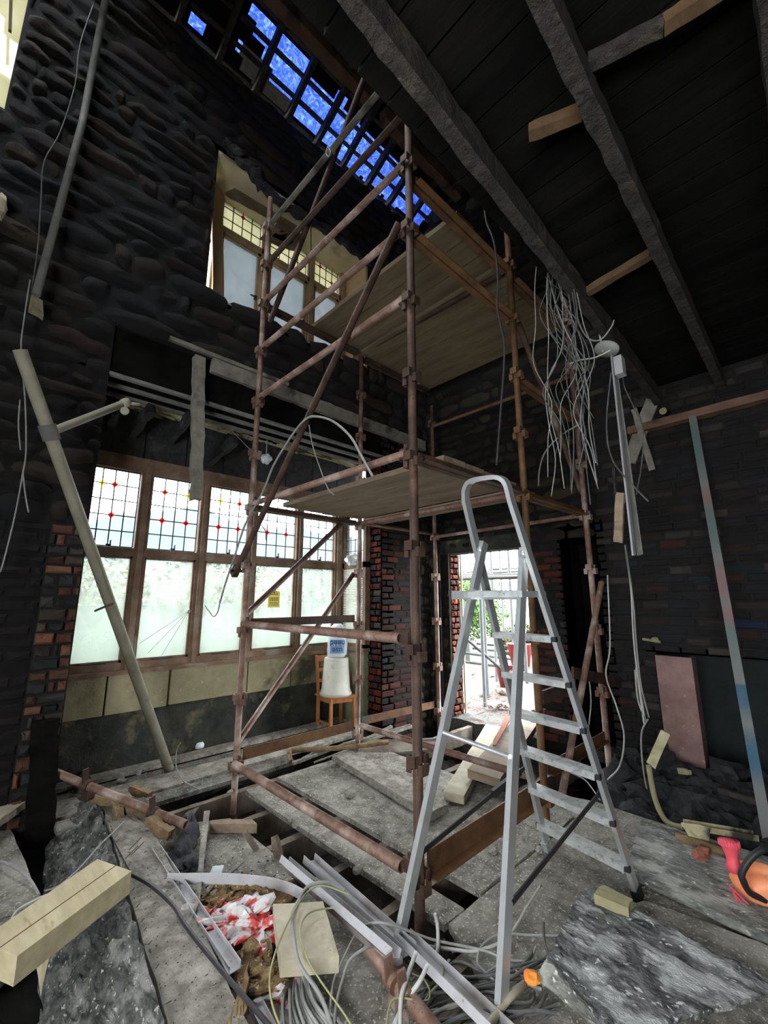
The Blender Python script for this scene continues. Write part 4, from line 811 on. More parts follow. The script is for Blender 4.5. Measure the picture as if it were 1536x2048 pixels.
# square chair: front legs nearest the camera at the right
cx, cy, hs = 3.22, 4.22, .33
def leg(x, y, z1, bx=0, by=0): bm = B(); prism(bm, (x, y, 0.02), (x + bx, y + by, z1), rect(.03, .03), V((1, 0, 0))); obj('leg', bm, M['chairwood'], ch)
ux = V((.86, -.51, 0)); uy = V((.51, .86, 0)); O = V((3.20, 4.245, 0))
c00, c10, c11, c01 = O, O + ux * .33, O + ux * .33 + uy * .28, O + uy * .28   # front-left nearest
c00 = PZ(661, 1464, 0.0); c01 = PZ(635, 1453, 0.0); c10 = PZ(708, 1457, 0.0); c11 = c01 + c10 - c00; hs = PX(660, 1394, c00.x).z
for c in (c00, c10): leg(c.x, c.y, hs - .01)
for c in (c01, c11): leg(c.x, c.y, hs - .01)
bkL0 = V((c00.x - .06, c00.y + .10, .02))
bm = B(); slab(bm, [c00 + V((-.03, -.03, hs)), c10 + V((.03, -.03, hs)), c11 + V((.03, .03, hs)), c01 + V((-.03, .03, hs))], .018, 2, 2); obj('seat', bm, M['chairwood'], ch)
bm = B()
for a, b in ((c00, c10), (c10, c11), (c11, c01), (c01, c00)): prism(bm, a + V((0, 0, hs - .045)), b + V((0, 0, hs - .045)), rect(.018, .045))
obj('apron', bm, M['chairwood'], ch)
bm = B(); prism(bm, c00 + V((0, 0, .07)), c01 + V((0, 0, .07)), rect(.015, .02)); obj('stretcher', bm, M['chairwood'], ch)
bp = [c01 + V((-.0, 0, 0)), c00 + V((-.02, .06, 0))]
bpa, bpb = PZ(650, 1440, 0), None
for c in (c01, c11):
    bm = B(); prism(bm, c + V((0, 0, hs - .02)), c + V((-.045, -.01, hs + .42)), rect(.03, .026), V((1, 0, 0))); obj('back_post', bm, M['chairwood'], ch)
for z in (.14, .26, .385):
    bm = B(); k = z / .42; prism(bm, c01 + V((-.045 * k, -.01 * k, hs + z)), c11 + V((-.045 * k, -.01 * k, hs + z)), rect(.014, .035 if z < .3 else .06)); obj('back_rail', bm, M['chairwood'], ch)
bc = (c00 + c11) / 2 + V((0, 0, hs)) + (c00 - c11) * .06; bk = thing('upturned_bucket', 'dirty white bucket standing upside down on the wooden chair', 'bucket', bc)
bm = B(); lathe(bm, bc, [(.178, 0), (.180, .025), (.172, .027), (.170, .055), (.163, .058), (.138, .395), (.130, .405)], 28); obj('body', bm, M['bucket'], bk)
bm = B(); lathe(bm, bc, [(.181, .01), (.185, .016), (.181, .032)], 28, cap=False); obj('rim', bm, M['bucket'], bk)
gc = bc + V((.01, 0, .407)); bg = thing('water_bag', 'blue and white plastic pack with upside-down print on top of the bucket', 'bag', gc)
bm = B(); lathe(bm, gc, [(.09, 0), (.112, .03), (.115, .14), (.112, .26), (.085, .33), (.04, .37)], 20)
for v in bm.verts: v.co += V((mn.noise(v.co * 14), mn.noise(v.co * 14 + V((5, 0, 0))), 0)) * .012
obj('body', bm, M['bluebag'], bg)
vn = (V((CAM.x, CAM.y, 0)) - V((gc.x, gc.y, 0))).normalized(); sd = V((-vn.y, vn.x, 0)) 
bm = B()
for i in range(8):
    a0, a1 = -.75 + 1.5 * i / 8, -.75 + 1.5 * (i + 1) / 8
    def cp(a, z, r=.119): return gc + (vn * math.cos(a) + sd * math.sin(a)) * r + V((0, 0, z))
    vs = [bm.verts.new(cp(a0, .05)), bm.verts.new(cp(a1, .05)), bm.verts.new(cp(a1, .20)), bm.verts.new(cp(a0, .20))]; bm.faces.new(vs)
lb = obj('label_panel', bm, M['blue'], bg); lb['label'] = 'blue printed band'
def textmesh(body, size, mat, parent, origin, right, up_, name='lettering'):
    cu = bpy.data.curves.new('t', 'FONT'); cu.body = body; cu.size = size; cu.align_x = 'CENTER'; cu.align_y = 'CENTER'; cu.extrude = .0008; cu.space_line = .9; cu.offset = size * .012
    to = bpy.data.objects.new('t', cu); col.objects.link(to); dg = bpy.context.evaluated_depsgraph_get(); me = bpy.data.meshes.new_from_object(to.evaluated_get(dg)); bpy.data.objects.remove(to)
    off = wloc(parent)
    for v in me.vertices: v.co = origin - off + right * v.co.x + up_ * v.co.y + right.cross(up_) * v.co.z
    me.materials.clear(); me.materials.append(mat); o = bpy.data.objects.new(name, me); col.objects.link(o); o.parent = parent; return o
textmesh('use\nneed', .088, M['navy'], lb, gc + vn * .124 + V((0, 0, .125)), -sd * -1 if 0 else sd * -1 if sd.dot(RT) > 0 else sd, V((0, 0, -1)))
bm = B(); lump(bm, gc + sd * (.085 if sd.dot(RT) < 0 else -.085) + V((0, 0, .06)), .05, 4, (.7, .7, 1.7), .3); obj('folded_plastic', bm, M['bluebag'], bg)
bm = B(); tube(bm, spline([gc + V((-.02, -.09, .0)), PZ(640, 1380, .2), PZ(624, 1412, .12), PZ(600, 1448, .03), PZ(580, 1462, .02)]), .004, 6); solo('chair_cord', bm, M['cable_d'], 'dark cord hanging from the bucket down past the chair to the floor', 'cord')
bm = B(); lump(bm, V((3.50, 4.22, 1.90)), .09, 6, (1, 1, .75), .45, 3); solo('crumpled_plastic', bm, M['clearpl'], 'crumpled clear plastic caught at the top of the side window frame', 'plastic')
bm = B(); lathe(bm, PZ(398, 1495, .02), [(.045, 0), (.045, .025), (.035, .045), (.03, .05)], 16); solo('white_jar_lid', bm, M['white'], 'small round white pot on the ledge below the bay wall', 'pot')
# sign on the fourth light
s0 = PY(548, 1195, YW - .03); sg = thing('warning_sign', 'yellow warning sign with black triangle stuck on the fourth window light', 'sign', s0)
bm = B(); box(bm, (s0.x - .075, s0.y, s0.z - .11), (s0.x + .075, s0.y + .003, s0.z + .07)); obj('sign_plate', bm, M['yellow'], sg)
bm = B(); y = s0.y - .002
def tri(bm, cx_, z0, w_, h_, y):
    a, b, c = bm.verts.new((cx_ - w_ / 2, y, z0)), bm.verts.new((cx_ + w_ / 2, y, z0)), bm.verts.new((cx_, y, z0 + h_)); bm.faces.new((a, b, c))
tri(bm, s0.x, s0.z + .03, .10, .085, y); obj('triangle_border', bm, M['signink'], sg)
bm = B(); tri(bm, s0.x, s0.z + .04, .068, .056, y - .001); tg = obj('triangle', bm, M['yellow'], sg)
bm = B(); box(bm, (s0.x - .012, y - .002, s0.z + .044), (s0.x + .012, y - .001, s0.z + .066)); obj('symbol', bm, M['signink'], tg)
bm = B(); R = random.Random(1)
for j, (z, hh) in enumerate(((.0, .012), (-.022, .012), (-.05, .007), (-.066, .007), (-.082, .007))):
    x = s0.x - .058
    while x < s0.x + .05: w_ = R.uniform(.012, .03); box(bm, (x, y - .0015, s0.z + z - hh), (min(x + w_, s0.x + .06), y - .0005, s0.z + z)); x += w_ + .005
obj('printed_lines', bm, M['signink'], sg)

# ================================================================== FIREPLACE AND RIGHT SIDE
bm = B(); slab(bm, [PX(1320, 1312, 4.45), PX(1395, 1314, 4.45), PX(1411, 1556, 4.45), PX(1340, 1545, 4.45)], .02, 2, 2)
c4 = [V((4.44, 1.20, .93)), V((4.44, .93, .93)), V((4.44, .93, -.05)), V((4.44, 1.20, -.05))]
bm.free(); bm = B(); box(bm, (4.42, .935, -.1), (4.47, 1.20, .935)); box(bm, (4.47, .935, -.1), (4.56, .965, .935)); bmesh.ops.bevel(bm, geom=bm.edges[:], offset=.004, segments=1); solo('marble_jamb', bm, M['marble'], 'pinkish marble slab forming the left side of the fireplace', 'slab')
R = random.Random(8)
for k in range(26):
    u_ = R.random(); c = V((R.uniform(3.75, 4.35), R.uniform(.35, 1.5), R.uniform(-.12, .12))); c.z = .02 + .22 * max(0, (c.x - 3.7) / .7) * R.uniform(.3, 1); bm = B(); lump(bm, c, R.uniform(.06, .15), k + 30, (1, 1, .7), .5)
    solo('hearth_rubble', bm, M['char_rubble'], 'sooty lump of rubble heaped before the fireplace', 'rubble', 'rubble heap before the fireplace')
bm = B(); slab(bm, [(3.45, .0, .04), (4.5, .0, .10), (4.5, 1.62, .10), (3.50, 1.45, -.02)], .2, 30, 30, .12, 9, fr=4); solo('ash_heap', bm, M['char_rubble'], 'spread of black ash and rubble in front of the fireplace', 'ash', kind='stuff')
for k, (a, b, m, l) in enumerate((((1415, 1565), (1512, 1540), 'char', 'charred stick with blue paint pointing into the fireplace'), ((1375, 1530), (1420, 1565), 'char', 'charred stick lying left of the marble slab foot'), ((1440, 1580), (1536, 1610), 'char_joist', 'charred board end on the rubble right of the slab'), ((1360, 1542), (1380, 1545), 'brickyel', 'small pale wood chip beside the marble slab'))):
    bm = B(); beam(bm, PZ(*a, .14), PZ(*b, .18), .035, .035, rough=.008, n=8, seed=k); solo('charred_stick', bm, M[m], l, 'stick')
bm = B(); tube(bm, [PX(1286, 1278, 4.50), PX(1320, 1284, 4.44)], .012, 8); lump(bm, PX(1310, 1280, 4.46), .03, 3, (.8, 1.2, .7)); solo('wall_hook', bm, M['brickyel'], 'small pale broken wooden peg in the brick wall above the fireplace', 'peg')
# painted batten leaning on the plate
def stripe_mat():
    m, nt, p, out = newmat('painted_batten'); v = coords(nt); sx = nt.nodes.new('ShaderNodeSeparateXYZ'); nt.links.new(v, sx.inputs[0])
    mr = nt.nodes.new('ShaderNodeMapRange'); mr.inputs[1].default_value = 0; mr.inputs[2].default_value = 3.0; nt.links.new(sx.outputs['Z'], mr.inputs[0])
    g, pk, bl, gr, gn = (.15, .15, .135), (.20, .10, .10), (.02, .075, .12), (.14, .14, .125), (.085, .12, .11)
    c = ramp(nt, mr.outputs[0], [(0, gr), (.10, (.11, .11, .115)), (.13, bl), (.18, bl), (.21, gr), (.25, bl), (.285, bl), (.29, gr), (.40, gn), (.44, pk), (.47, gr), (.50, pk), (.58, g), (.62, gn), (.70, gn), (.74, pk), (.78, g), (.85, gn), (.95, gn), (1, g)][:20])
    c = mixc(nt, ramp(nt, nz(nt, v, 12, 4, .7), [(.5, (0, 0, 0)), (.75, (.7, .7, .7))]), c, (.12, .12, .11))
    nt.links.new(c, p.inputs['Base Color']); p.inputs['Roughness'].default_value = .7; return m
bm = B(); prism(bm, (3.61, .50, 0.0), (4.40, .68, 2.985), rect(.055, .03), V((-1, 0, 0))); solo('painted_batten', bm, stripe_mat(), 'tall thin batten with blue, pink and green paint marks leaning on the wall plate', 'batten')
# white trunking hanging from the first joist
t = thing('hanging_trunking', 'white plastic trunking hanging down beside the right-hand standard', 'trunking', PX(1265, 1110, 3.0))
a, b = PX(1222, 705, 3.0), PX(1266, 1110, 2.95); bm = B(); prism(bm, a, b, [(-.030, -.012), (.020, -.012), (.020, .012), (.017, .012), (.017, -.009), (-.030, -.009)], V((0, 1, 0))); obj('channel', bm, M['trunk'], t)
a, b = PX(1230, 745, 3.06), PX(1280, 1110, 3.02); bm = B(); prism(bm, a, b, rect(.055, .008), V((1, -1, 0))); obj('back_strip', bm, M['grey_pole'], t)
a = PX(1213, 700, 2.95); f_ = thing('ceiling_fitting', 'pale round ceiling fitting dangling at the top of the white trunking', 'fitting', a)
bm = B(); lathe(bm, a, [(.0, 0), (.075, 0), (.08, .012), (.0, .03)], 18, V((.3, -.2, .93)).normalized(), cap=False); obj('rose', bm, M['socket'], f_)
bm = B(); box(bm, PX(1232, 745, 2.95) - V((.03, .05, .03)), PX(1232, 745, 2.95) + V((.04, .0, .1))); obj('box', bm, M['trunk'], f_)
bm = B(); tube(bm, [PX(1199, 668, 2.95), PX(1206, 705, 2.95)], .007, 6); obj('stem', bm, M['trunk'], f_)
for k, (a, b, m, l) in enumerate((((1305, 800), (1258, 925), 'limepost', 'grey grooved lath hanging crosswise, longer one of the pair on the wall'), ((1268, 818), (1305, 940), 'limepost', 'pale splintered stick crossing the grooved lath'), ((1240, 985), (1237, 1085), 'scafboard', 'splintered brown wood strip hanging left of the white trunking'), ((1228, 935), (1231, 990), 'char', 'thin charred strip just above the splintered brown one'))):
    bm = B(); X_ = (4.45, 4.40, 2.98, 2.98)[k]; beam(bm, PX(*a, X_), PX(*b, X_), (.12, .05, .05, .015)[k], .025, V((1, 0, 0)), .008, 12, seed=k); solo('hanging_lath', bm, M[m], l, 'lath')
bm = B(); slab(bm, [PX(1265, 800, 4.47), PX(1305, 795, 4.47), PX(1308, 850, 4.47), PX(1262, 860, 4.47)], .03, 6, 6, .05, 4, .04); solo('board_scrap', bm, M['char_joist'], 'charred board scrap behind the crossed laths', 'board')
bm = B(); tube(bm, [PX(1326, 822, 4.4), PX(1334, 826, 4.5)], .032, 12); solo('joist_end_cap', bm, M['brickyel'], 'small pale round end showing at the wall below the first joist', 'pipe end')
# cables hanging from the joist
def cable(name, pts, r, m, label, cat='cable', group=None, n=6): bm = B(); tube(bm, spline(pts, n), r, 6); return solo(name, bm, M[m], label, cat, group)
R = random.Random(31)
starts = [(1082, 500), (1092, 508), (1100, 520), (1108, 535), (1120, 548), (1130, 560), (1140, 568), (1150, 585)]
ends = [(1105, 975), (1148, 968), (1188, 985), (1198, 990), (1160, 900), (1175, 770), (1130, 1080 - 110), (1152, 960), (1190, 975), (1200, 948), (1180, 860), (1110, 880)]
for k in range(20):
    s = starts[k % 8]; e_ = ends[k % 12]; sx = s[0] + R.uniform(-6, 6); ex = e_[0] + R.uniform(-12, 12); ey = e_[1] + R.uniform(-60, 40)
    X_ = 2.35 + R.uniform(-.05, .12); pts = [PX(sx, s[1], X_)]
    n_ = 6
    for i in range(1, n_):
        t_ = i / n_; bow = 30 * math.sin(t_ * PI) * R.uniform(-.9, 1.3); pts.append(PX(sx + (ex - sx) * t_ ** 1.2 + bow, s[1] + (ey - s[1]) * t_, X_ + R.uniform(-.05, .05)))
    pts.append(PX(ex, ey, X_ + R.uniform(0, .1)))
    cable('hanging_cable', pts, .0030, 'cable_d' if k % 3 else 'cable', 'grey cable in the tangled bunch hanging from the first joist', group='cable bunch hanging from the first joist')
cable('hanging_cable', [PX(x, y, 2.33) for x, y in ((1062, 498), (1068, 510), (1080, 522), (1095, 522), (1118, 503))], .0045, 'cable', 'short grey cable tail curling across the joist at the top of the bunch')
cable('hanging_cable', [PX(x, y, 2.6) for x, y in ((1152, 590), (1156, 640), (1175, 675), (1200, 680), (1222, 655), (1228, 640))], .0045, 'cable', 'grey cable looping from the bunch to the ceiling fitting')
cable('hanging_cable', [PX(x, y, 2.6) for x, y in ((1138, 728), (1160, 720), (1190, 715), (1222, 700))], .005, 'cable_w', 'pale cable running sideways just under the ceiling fitting')
cable('hanging_cable', [PX(x, y, 2.7) for x, y in ((1222, 745), (1213, 850), (1225, 920), (1270, 975), (1297, 1003))], .0045, 'cable_d', 'dark cable bowing left of the trunking and ending beyond it')
cable('hanging_cable', [PX(x, y, 3.2) for x, y in ((1246, 725), (1248, 770), (1268, 815), (1286, 860), (1283, 930), (1272, 990))], .0045, 'cable_d', 'dark cable hanging over the crossed laths')
cable('hanging_cable', [PX(x, y, 2.2) for x, y in ((966, 375), (972, 440), (988, 485), (996, 560), (995, 620), (1008, 680), (1008, 730), (1003, 800), (993, 930))], .0075, 'cable_k', 'long thin black cable hanging in front of the upper platform')
cable('hanging_cable', [PX(x, y, 3.9) for x, y in ((1160, 848), (1120, 872), (1090, 905), (1079, 940), (1077, 972))], .008, 'cable', 'grey cable arching down left of the right-hand standard')
for k, pts in enumerate((((1252, 1105), (1262, 1180), (1266, 1260), (1274, 1340), (1290, 1440)), ((1250, 1090), (1266, 1200), (1272, 1280), (1282, 1370), (1298, 1435)), ((1272, 1335), (1280, 1390), (1287, 1440), (1290, 1450)), ((1296, 1438), (1284, 1462), (1283, 1500), (1290, 1560), (1305, 1615), (1325, 1640)), ((1270, 1340), (1276, 1400), (1292, 1442)))):
    cable('wall_cable', [PX(x, y, 3.75) for x, y in pts], .006, 'cable_w' if k % 2 == 0 else 'cable', ['pale cable dropping below the trunking, leftmost strand', 'grey cable dropping below the trunking, middle strand', 'short pale strand doubling the wall cables', 'grey cable continuing down to the floor by the broken conduit', 'pale strand joining the wall cables at mid height'][k])
cable('wall_cable', [PX(x, y, 3.75) for x, y in ((1215, 1150), (1220, 1290), (1212, 1350), (1232, 1410), (1248, 1470), (1240, 1530), (1215, 1560))], .006, 'cable_w', 'pale cable snaking down right of the rear right standard')
cable('wall_cable', [PX(x, y, 3.8) for x, y in ((1176, 1340), (1182, 1400), (1178, 1450))], .005, 'cable_w', 'short pale cable piece behind the sloping right brace')
cable('wall_cable', [PZ(x, y, .1) for x, y in ((1140, 1545), (1170, 1560), (1190, 1585), (1200, 1600))], .005, 'cable', 'grey cable end lying in the rubble behind the ladder')
# conduit on wall and floor
bm = B(); beam(bm, PX(1332, 1465, 3.7), PX(1302, 1530, 3.65), .06, .03, V((1, 0, 0)), .005, 6); solo('trunking_piece', bm, M['lath'], 'short dirty cream trunking piece stuck out beside the marble slab', 'trunking')
bm = B(); tube(bm, spline([PX(1297, 1530, 3.62), PX(1308, 1590, 3.55), PX(1325, 1632, 3.5), PX(1345, 1650, 3.45), PX(1370, 1655, 3.4)]), .018, 8); solo('wall_conduit', bm, M['sillstone'], 'dirty cream conduit bending from the wall onto the floor debris', 'conduit')
bm = B(); prism(bm, PZ(1370, 1648, .12), PZ(1512, 1672, .10), uchan(.06, .03, .004)); solo('trunking_piece', bm, M['lath'], 'long cream broken trunking lying before the fireplace rubble', 'trunking')
bm = B(); slab(bm, [PZ(1362, 1645, .14), PZ(1420, 1655, .14), PZ(1418, 1680, .10), PZ(1378, 1672, .10)], .01, 3, 3, .01, 2, .01); solo('plastic_bracket', bm, M['lath'], 'cream bent plastic plate under the broken trunking', 'bracket')
bm = B(); tube(bm, [PZ(1352, 1672, .08), PZ(1460, 1708, .08)], .022, 12, hollow=True); solo('short_pipe', bm, M['rotwood'], 'short brown stick lying beside the red capped object', 'pipe')

# ================================================================== RIGHT FOREGROUND DEBRIS
plank([PZ(1282, 1638, .05), PZ(1252, 1738, .05), PZ(1560, 1885, .05), PZ(1560, 1720, .05)], .035, 'sheet_grey', 'pale scorched sheet with brown stains lying behind the stepladder', 'floor_sheet', (14, 14), .008, .01, 11, 'sheet')
plank([PZ(1290, 1800, .03), PZ(1255, 1812, .03), PZ(1560, 1990, .03), PZ(1560, 1900, .03)], .05, 'floor', 'narrow dusty board between the pale sheet and the black sheet', 'floor_sheet', (6, 14), .004, .008, 12, 'sheet')
def curlf(u, v): return .05 * max(0, (u - .78) / .22) ** 2
plank_bm = B(); slab(plank_bm, [PZ(1165, 1772, .10), PZ(1094, 1918, .12), PZ(1235, 2075, .12), PZ(1580, 1975, .10)], .012, 26, 26, .014, 13, .012, fr=12)
solo('burnt_sheet', plank_bm, M['burntply'], 'large black and grey burnt sheet at the lower right corner', 'sheet')
plank([PZ(1094, 1918, .12), PZ(1068, 1948, .08), PZ(1225, 2075, .05), PZ(1240, 2075, .12)], .010, 'sheet_grey', 'pale curled edge strip along the near side of the burnt sheet', 'edge_strip', (5, 16), .006, .006, 14, 'strip')
plank([PZ(1195, 1777, .14), PZ(1260, 1805, .14), PZ(1256, 1815, .14), PZ(1188, 1788, .14)], .05, 'brickyel', 'small yellowish block on the far edge of the burnt sheet', 'wood_offcut', (4, 4), .003, .003, 15, 'block')
plank([PZ(1196, 1775, .14), PZ(1208, 1770, .14), PZ(1266, 1798, .14), PZ(1256, 1806, .14)], .05, 'brickyel', 'pale sawn end piece behind the yellowish block', 'wood_offcut', (4, 4), .003, .003, 16, 'block')
bm = B(); lump(bm, PZ(1405, 1708, .09), .05, 3, (1.4, .8, .5), .5); solo('brick_fragment', bm, M['brickred'], 'red brick fragment lying on the pale scorched sheet', 'brick')
# orange and red object at the right edge
o0 = PZ(1500, 1800, .10); tb = thing('power_tool', 'orange, red and black tool with a ribbed red cap at the right edge', 'tool', o0)
k0 = PD(1505, 1765, 2.0)
bm = B(); lump(bm, PD(1522, 1768, 2.02), .115, 2, (.8, 1.0, .72), .12, 4); obj('body', bm, M['orange'], tb, smooth=True)
bm = B(); lump(bm, PD(1548, 1852, 2.0), .155, 8, (.8, .9, 1.0), .12, 4); obj('pouch', bm, M['black'], tb, smooth=True)
ax = V((.1, .1, 1)).normalized(); cpos = PD(1471, 1745, 2.0)
bm = B(); lathe(bm, cpos, [(.028, 0), (.030, .03), (.024, .05), (.026, .07), (.036, .10), (.040, .105), (.040, .125), (.012, .13)], 20, ax)
for j in range(20):
    a_ = 2 * PI * j / 20; u_, v_ = frame_of(ax); c = cpos + (u_ * math.cos(a_) + v_ * math.sin(a_)) * .0405; tube(bm, [c + ax * .104, c + ax * .126], .0028, 5)
obj('red_cap', bm, M['pink'], tb)
bm = B(); tube(bm, spline([PD(1536 + 30, 1690, 1.95), PD(1530, 1697, 1.93), PD(1502, 1716, 1.93), PD(1484, 1745, 1.93), PD(1487, 1762, 1.93), PD(1500, 1785, 1.95), PD(1530, 1800, 1.95)], 6), .014, 10); obj('handle', bm, M['black'], tb)
bm = B()
for j in range(3): tube(bm, spline([PD(1455 + j * 5, 1768 + j * 8, 2.0), PD(1490, 1802 + j * 12, 1.97), PD(1520, 1832 + j * 14, 1.95)]), .004, 6)
obj('piping', bm, M['pink'], tb)

# ================================================================== LEFT FOREGROUND DEBRIS
plank([PZ(195, 1578, .10), PZ(292, 1632, .10), PZ(510, 2075, .12), PZ(345, 2075, .12)], .06, 'greywood', 'long thick dusty grey plank with bent nails, running to the lower edge', 'thick_plank', (6, 26), .006, .006, 21)
plank([PZ(98, 1600, -.08), PZ(176, 1538, .06), PZ(338, 2075, .15), PZ(70, 2075, -.12)], .025, 'burntply_l', 'charred wide board leaning against the long grey plank', 'charred_board', (16, 40), .034, .016, 22, 'board', 14)
R = random.Random(5); bm = B()
for k in range(26):
    t_ = k / 26 + R.uniform(0, .02); p = PZ(205, 1595, .11).lerp(PZ(352, 2070, .135), t_); tube(bm, [p, p + V((R.uniform(-.012, .012), R.uniform(-.012, .012), R.uniform(.006, .016)))], .0016, 4)
for p in ((258, 1700), (262, 1710), (250, 1718)): c = PZ(*p, .11); tube(bm, [c, c + V((.05, -.02, .05))], .002, 4)
solo('bent_nails', bm, M['rust_dark'], 'rusty bent nails sticking up along the long grey plank', 'nails', kind='stuff')
plank([PZ(-40, 1880, .27), PZ(35, 1912, .27), PZ(263, 1742, .27), PZ(195, 1718, .27)], .085, 'newwood', 'fresh yellow sawn timber offcut lying across the charred panel', 'timber_offcut', (2, 8), .0, .0, 23, 'timber')
bm = B(); a_, b_, c_, d_ = PZ(-40, 1880, .271), PZ(35, 1912, .271), PZ(263, 1742, .271), PZ(195, 1718, .271); prism(bm, a_.lerp(b_, .52), d_.lerp(c_, .55), rect(.0025, .002)); oc = [o for o in col.objects if o.name.startswith('timber_offcut')][0]; obj('drying_crack', bm, M['brown_beam'], oc)
plank([PZ(-60, 1598, .16), PZ(0, 1640, .16), PZ(56, 1600, .16), PZ(55, 1580, .16)], .04, 'palewood', 'broken board with a pale snapped end at the left edge', 'broken_board', (4, 6), .005, .01, 24, 'board')
plank([PZ(-60, 1660, .02), PZ(12, 1640, .02), PZ(80, 1795, .02), PZ(-60, 1850, .02)], .05, 'floor', 'grey gritty board at the left edge below the broken one', 'broken_board', (8, 8), .008, .01, 25, 'board')
plank([PZ(-60, 1850, .0), PZ(82, 1790, .0), PZ(92, 1870, .0), PZ(-60, 1990, .0)], .06, 'floor_dark', 'sooty board at the left edge partly under the fresh offcut', 'broken_board', (8, 8), .008, .01, 27, 'board')
bm = B(); slab(bm, [PZ(72, 1905, .1), PZ(102, 1890, .1), PZ(92, 1950, .02), PZ(84, 1985, -.02)], .01, 3, 6, .01, 3, .01); solo('plaster_shard', bm, M['plaster'], 'pale pointed shard below the fresh timber offcut', 'shard')
plank([PZ(-60, 1960, -.1), PZ(95, 1940, -.12), PZ(110, 2080, -.12), PZ(-60, 2080, -.1)], .05, 'soot_board', 'black board in the lower left corner', 'black_board', (6, 6), .01, .01, 28, 'board')
# tube with couplers at left
t = thing('loose_scaffold_tube', 'brown scaffold tube with two couplers lying over the planks at left', 'tube', PZ(200, 1590, .2))
a, b = PZ(86, 1535, .30), PZ(372, 1650, .14); bm = B(); tube(bm, [a, b], .0245, 14, hollow=True); obj('tube', bm, M['rust'], t)
def coupler(par, c, d, m='rust_dark', s=.85, up=V((0, 0, 1))):
    d = d.normalized(); bm = B(); tube(bm, [c - d * .03 * s, c + d * .03 * s], .034 * s, 12); side = d.cross(up).normalized()
    for sg_ in (1, -1): prism(bm, c + side * .01 * sg_, c + side * .02 * sg_ + up * .10 * sg_ * s, rect(.04 * s, .010), d)
    prism(bm, c - up * .09 * s - side * .02, c - up * .02 - side * .02, rect(.06 * s, .05 * s), d); return obj('coupler', bm, M[m], par)
coupler(t, a.lerp(b, .34), b - a, s=1.0); coupler(t, a.lerp(b, .80), b - a, s=.9)
for k, (p, q, l, w_) in enumerate((((188, 1592), (300, 1625), 'long splintered rotten timber under the loose tube', .06), ((222, 1600), (240, 1630), 'short rotten stub leaning on the splintered timber', .035), ((300, 1640), (345, 1668), 'rotten wood block near the grey felt', .06), ((262, 1575), (300, 1590), 'brown chunk of rotten wood beside the loose tube', .04))):
    bm = B(); beam(bm, PZ(*p, .15), PZ(*q, .12), w_, w_ * .8, rough=.016, n=10, seed=k * 3); solo('rotten_wood', bm, M['rotwood'], l, 'wood')
plank([PZ(420, 1648, .06), PZ(424, 1640, .06), PZ(505, 1638, .06), PZ(514, 1648, .06)], .05, 'scafboard', 'short brown timber block on the edge of the open joists', 'timber_block', (3, 5), .004, .004, 30, 'timber')
plank([PZ(408, 1622, .05), PZ(420, 1620, .05), PZ(400, 1800, .12), PZ(386, 1835, .12)], .012, 'greywood', 'thin flat lath lying upright between felt and floorboard', 'thin_lath', (2, 8), .002, .002, 31, 'lath')
plank([PZ(375, 1808, .10), PZ(387, 1806, .10), PZ(386, 1838, .10), PZ(376, 1836, .10)], .03, 'char', 'charred lower end under the thin lath', 'charred_end', (2, 3), .004, .004, 33, 'wood')
bm = B(); slab(bm, [PZ(312, 1695, .10), PZ(372, 1625, .16), PZ(398, 1612, .14), PZ(340, 1700, .05)], .01, 4, 10, .01, 6, .005); solo('felt_strip', bm, M['greywood'], 'pale bent edging strip beside the charred felt', 'strip')
bm = B(); slab(bm, [PZ(330, 1715, .06), PZ(385, 1625, .15), PZ(402, 1660, .08), PZ(372, 1735, .04)], .02, 14, 18, .05, 7, .02, fr=9); solo('charred_felt', bm, M['felt'], 'crumpled charred felt lump beside the thin lath', 'felt')
bm = B(); lump(bm, PZ(385, 1725, .05), .05, 7, (1, 1, .7), .4, 3); solo('felt_lump', bm, M['felt'], 'small round charred lump right below the felt', 'felt')
plank([PZ(418, 1748, .07), PZ(426, 1732, .09), PZ(448, 1730, .09), PZ(442, 1748, .07)], .015, 'white', 'small white plastic box standing on edge behind the white strip', 'socket_box', (2, 2), 0, 0, 34, 'box')
# white trunking lengths
def chan(p, q, prof, m, label, up=V((0, 0, 1)), name='trunking_length'): bm = B(); prism(bm, p, q, prof, up); bmesh.ops.recalc_face_normals(bm, faces=bm.faces); return solo(name, bm, M[m], label, 'trunking')
chan(PZ(312, 1698, .10), PZ(470, 1935, .12), uchan(.045, .025, .003), 'trunk', 'white trunking length half hidden by the long grey plank')
chan(PZ(488, 1962, .07), PZ(545, 2075, .07), uchan(.045, .02, .003), 'trunk', 'white trunking end poking out at the bottom beside the torn plank end')
bm = B(); pts = spline([PZ(x, y, .12) for x, y in ((334, 1758), (400, 1757), (465, 1758), (530, 1764), (575, 1775), (606, 1790))], 5)
for p, q in zip(pts, pts[1:]): prism(bm, p, q, rect(.004, .045))
solo('white_strip', bm, M['trunk'], 'white bowed plastic strip standing on edge across the debris', 'strip')
chan(PZ(569, 1718, .13), PZ(792, 1908, .13), uchan(.055, .03, .003), 'trunk', 'long white trunking, left one of the pair under the ladder leg', V((.5, -.3, 1)))
chan(PZ(578, 1733, .09), PZ(796, 1928, .09), rect(.05, .02), 'trunk_brown', 'brown stained trunking lid beneath the left white trunking')
chan(PZ(618, 1716, .10), PZ(820, 1900, .08), uchan(.07, .035, .003), 'trunk', 'long white trunking, right one of the pair crossing the open joists', V((.2, .5, 1)))
chan(PZ(805, 1868, .075), PZ(1030, 2085, .075), uchan(.085, .03, .003), 'trunk', 'wide white trunking running under the near ladder leg to the bottom edge', V((.3, .3, 1)))
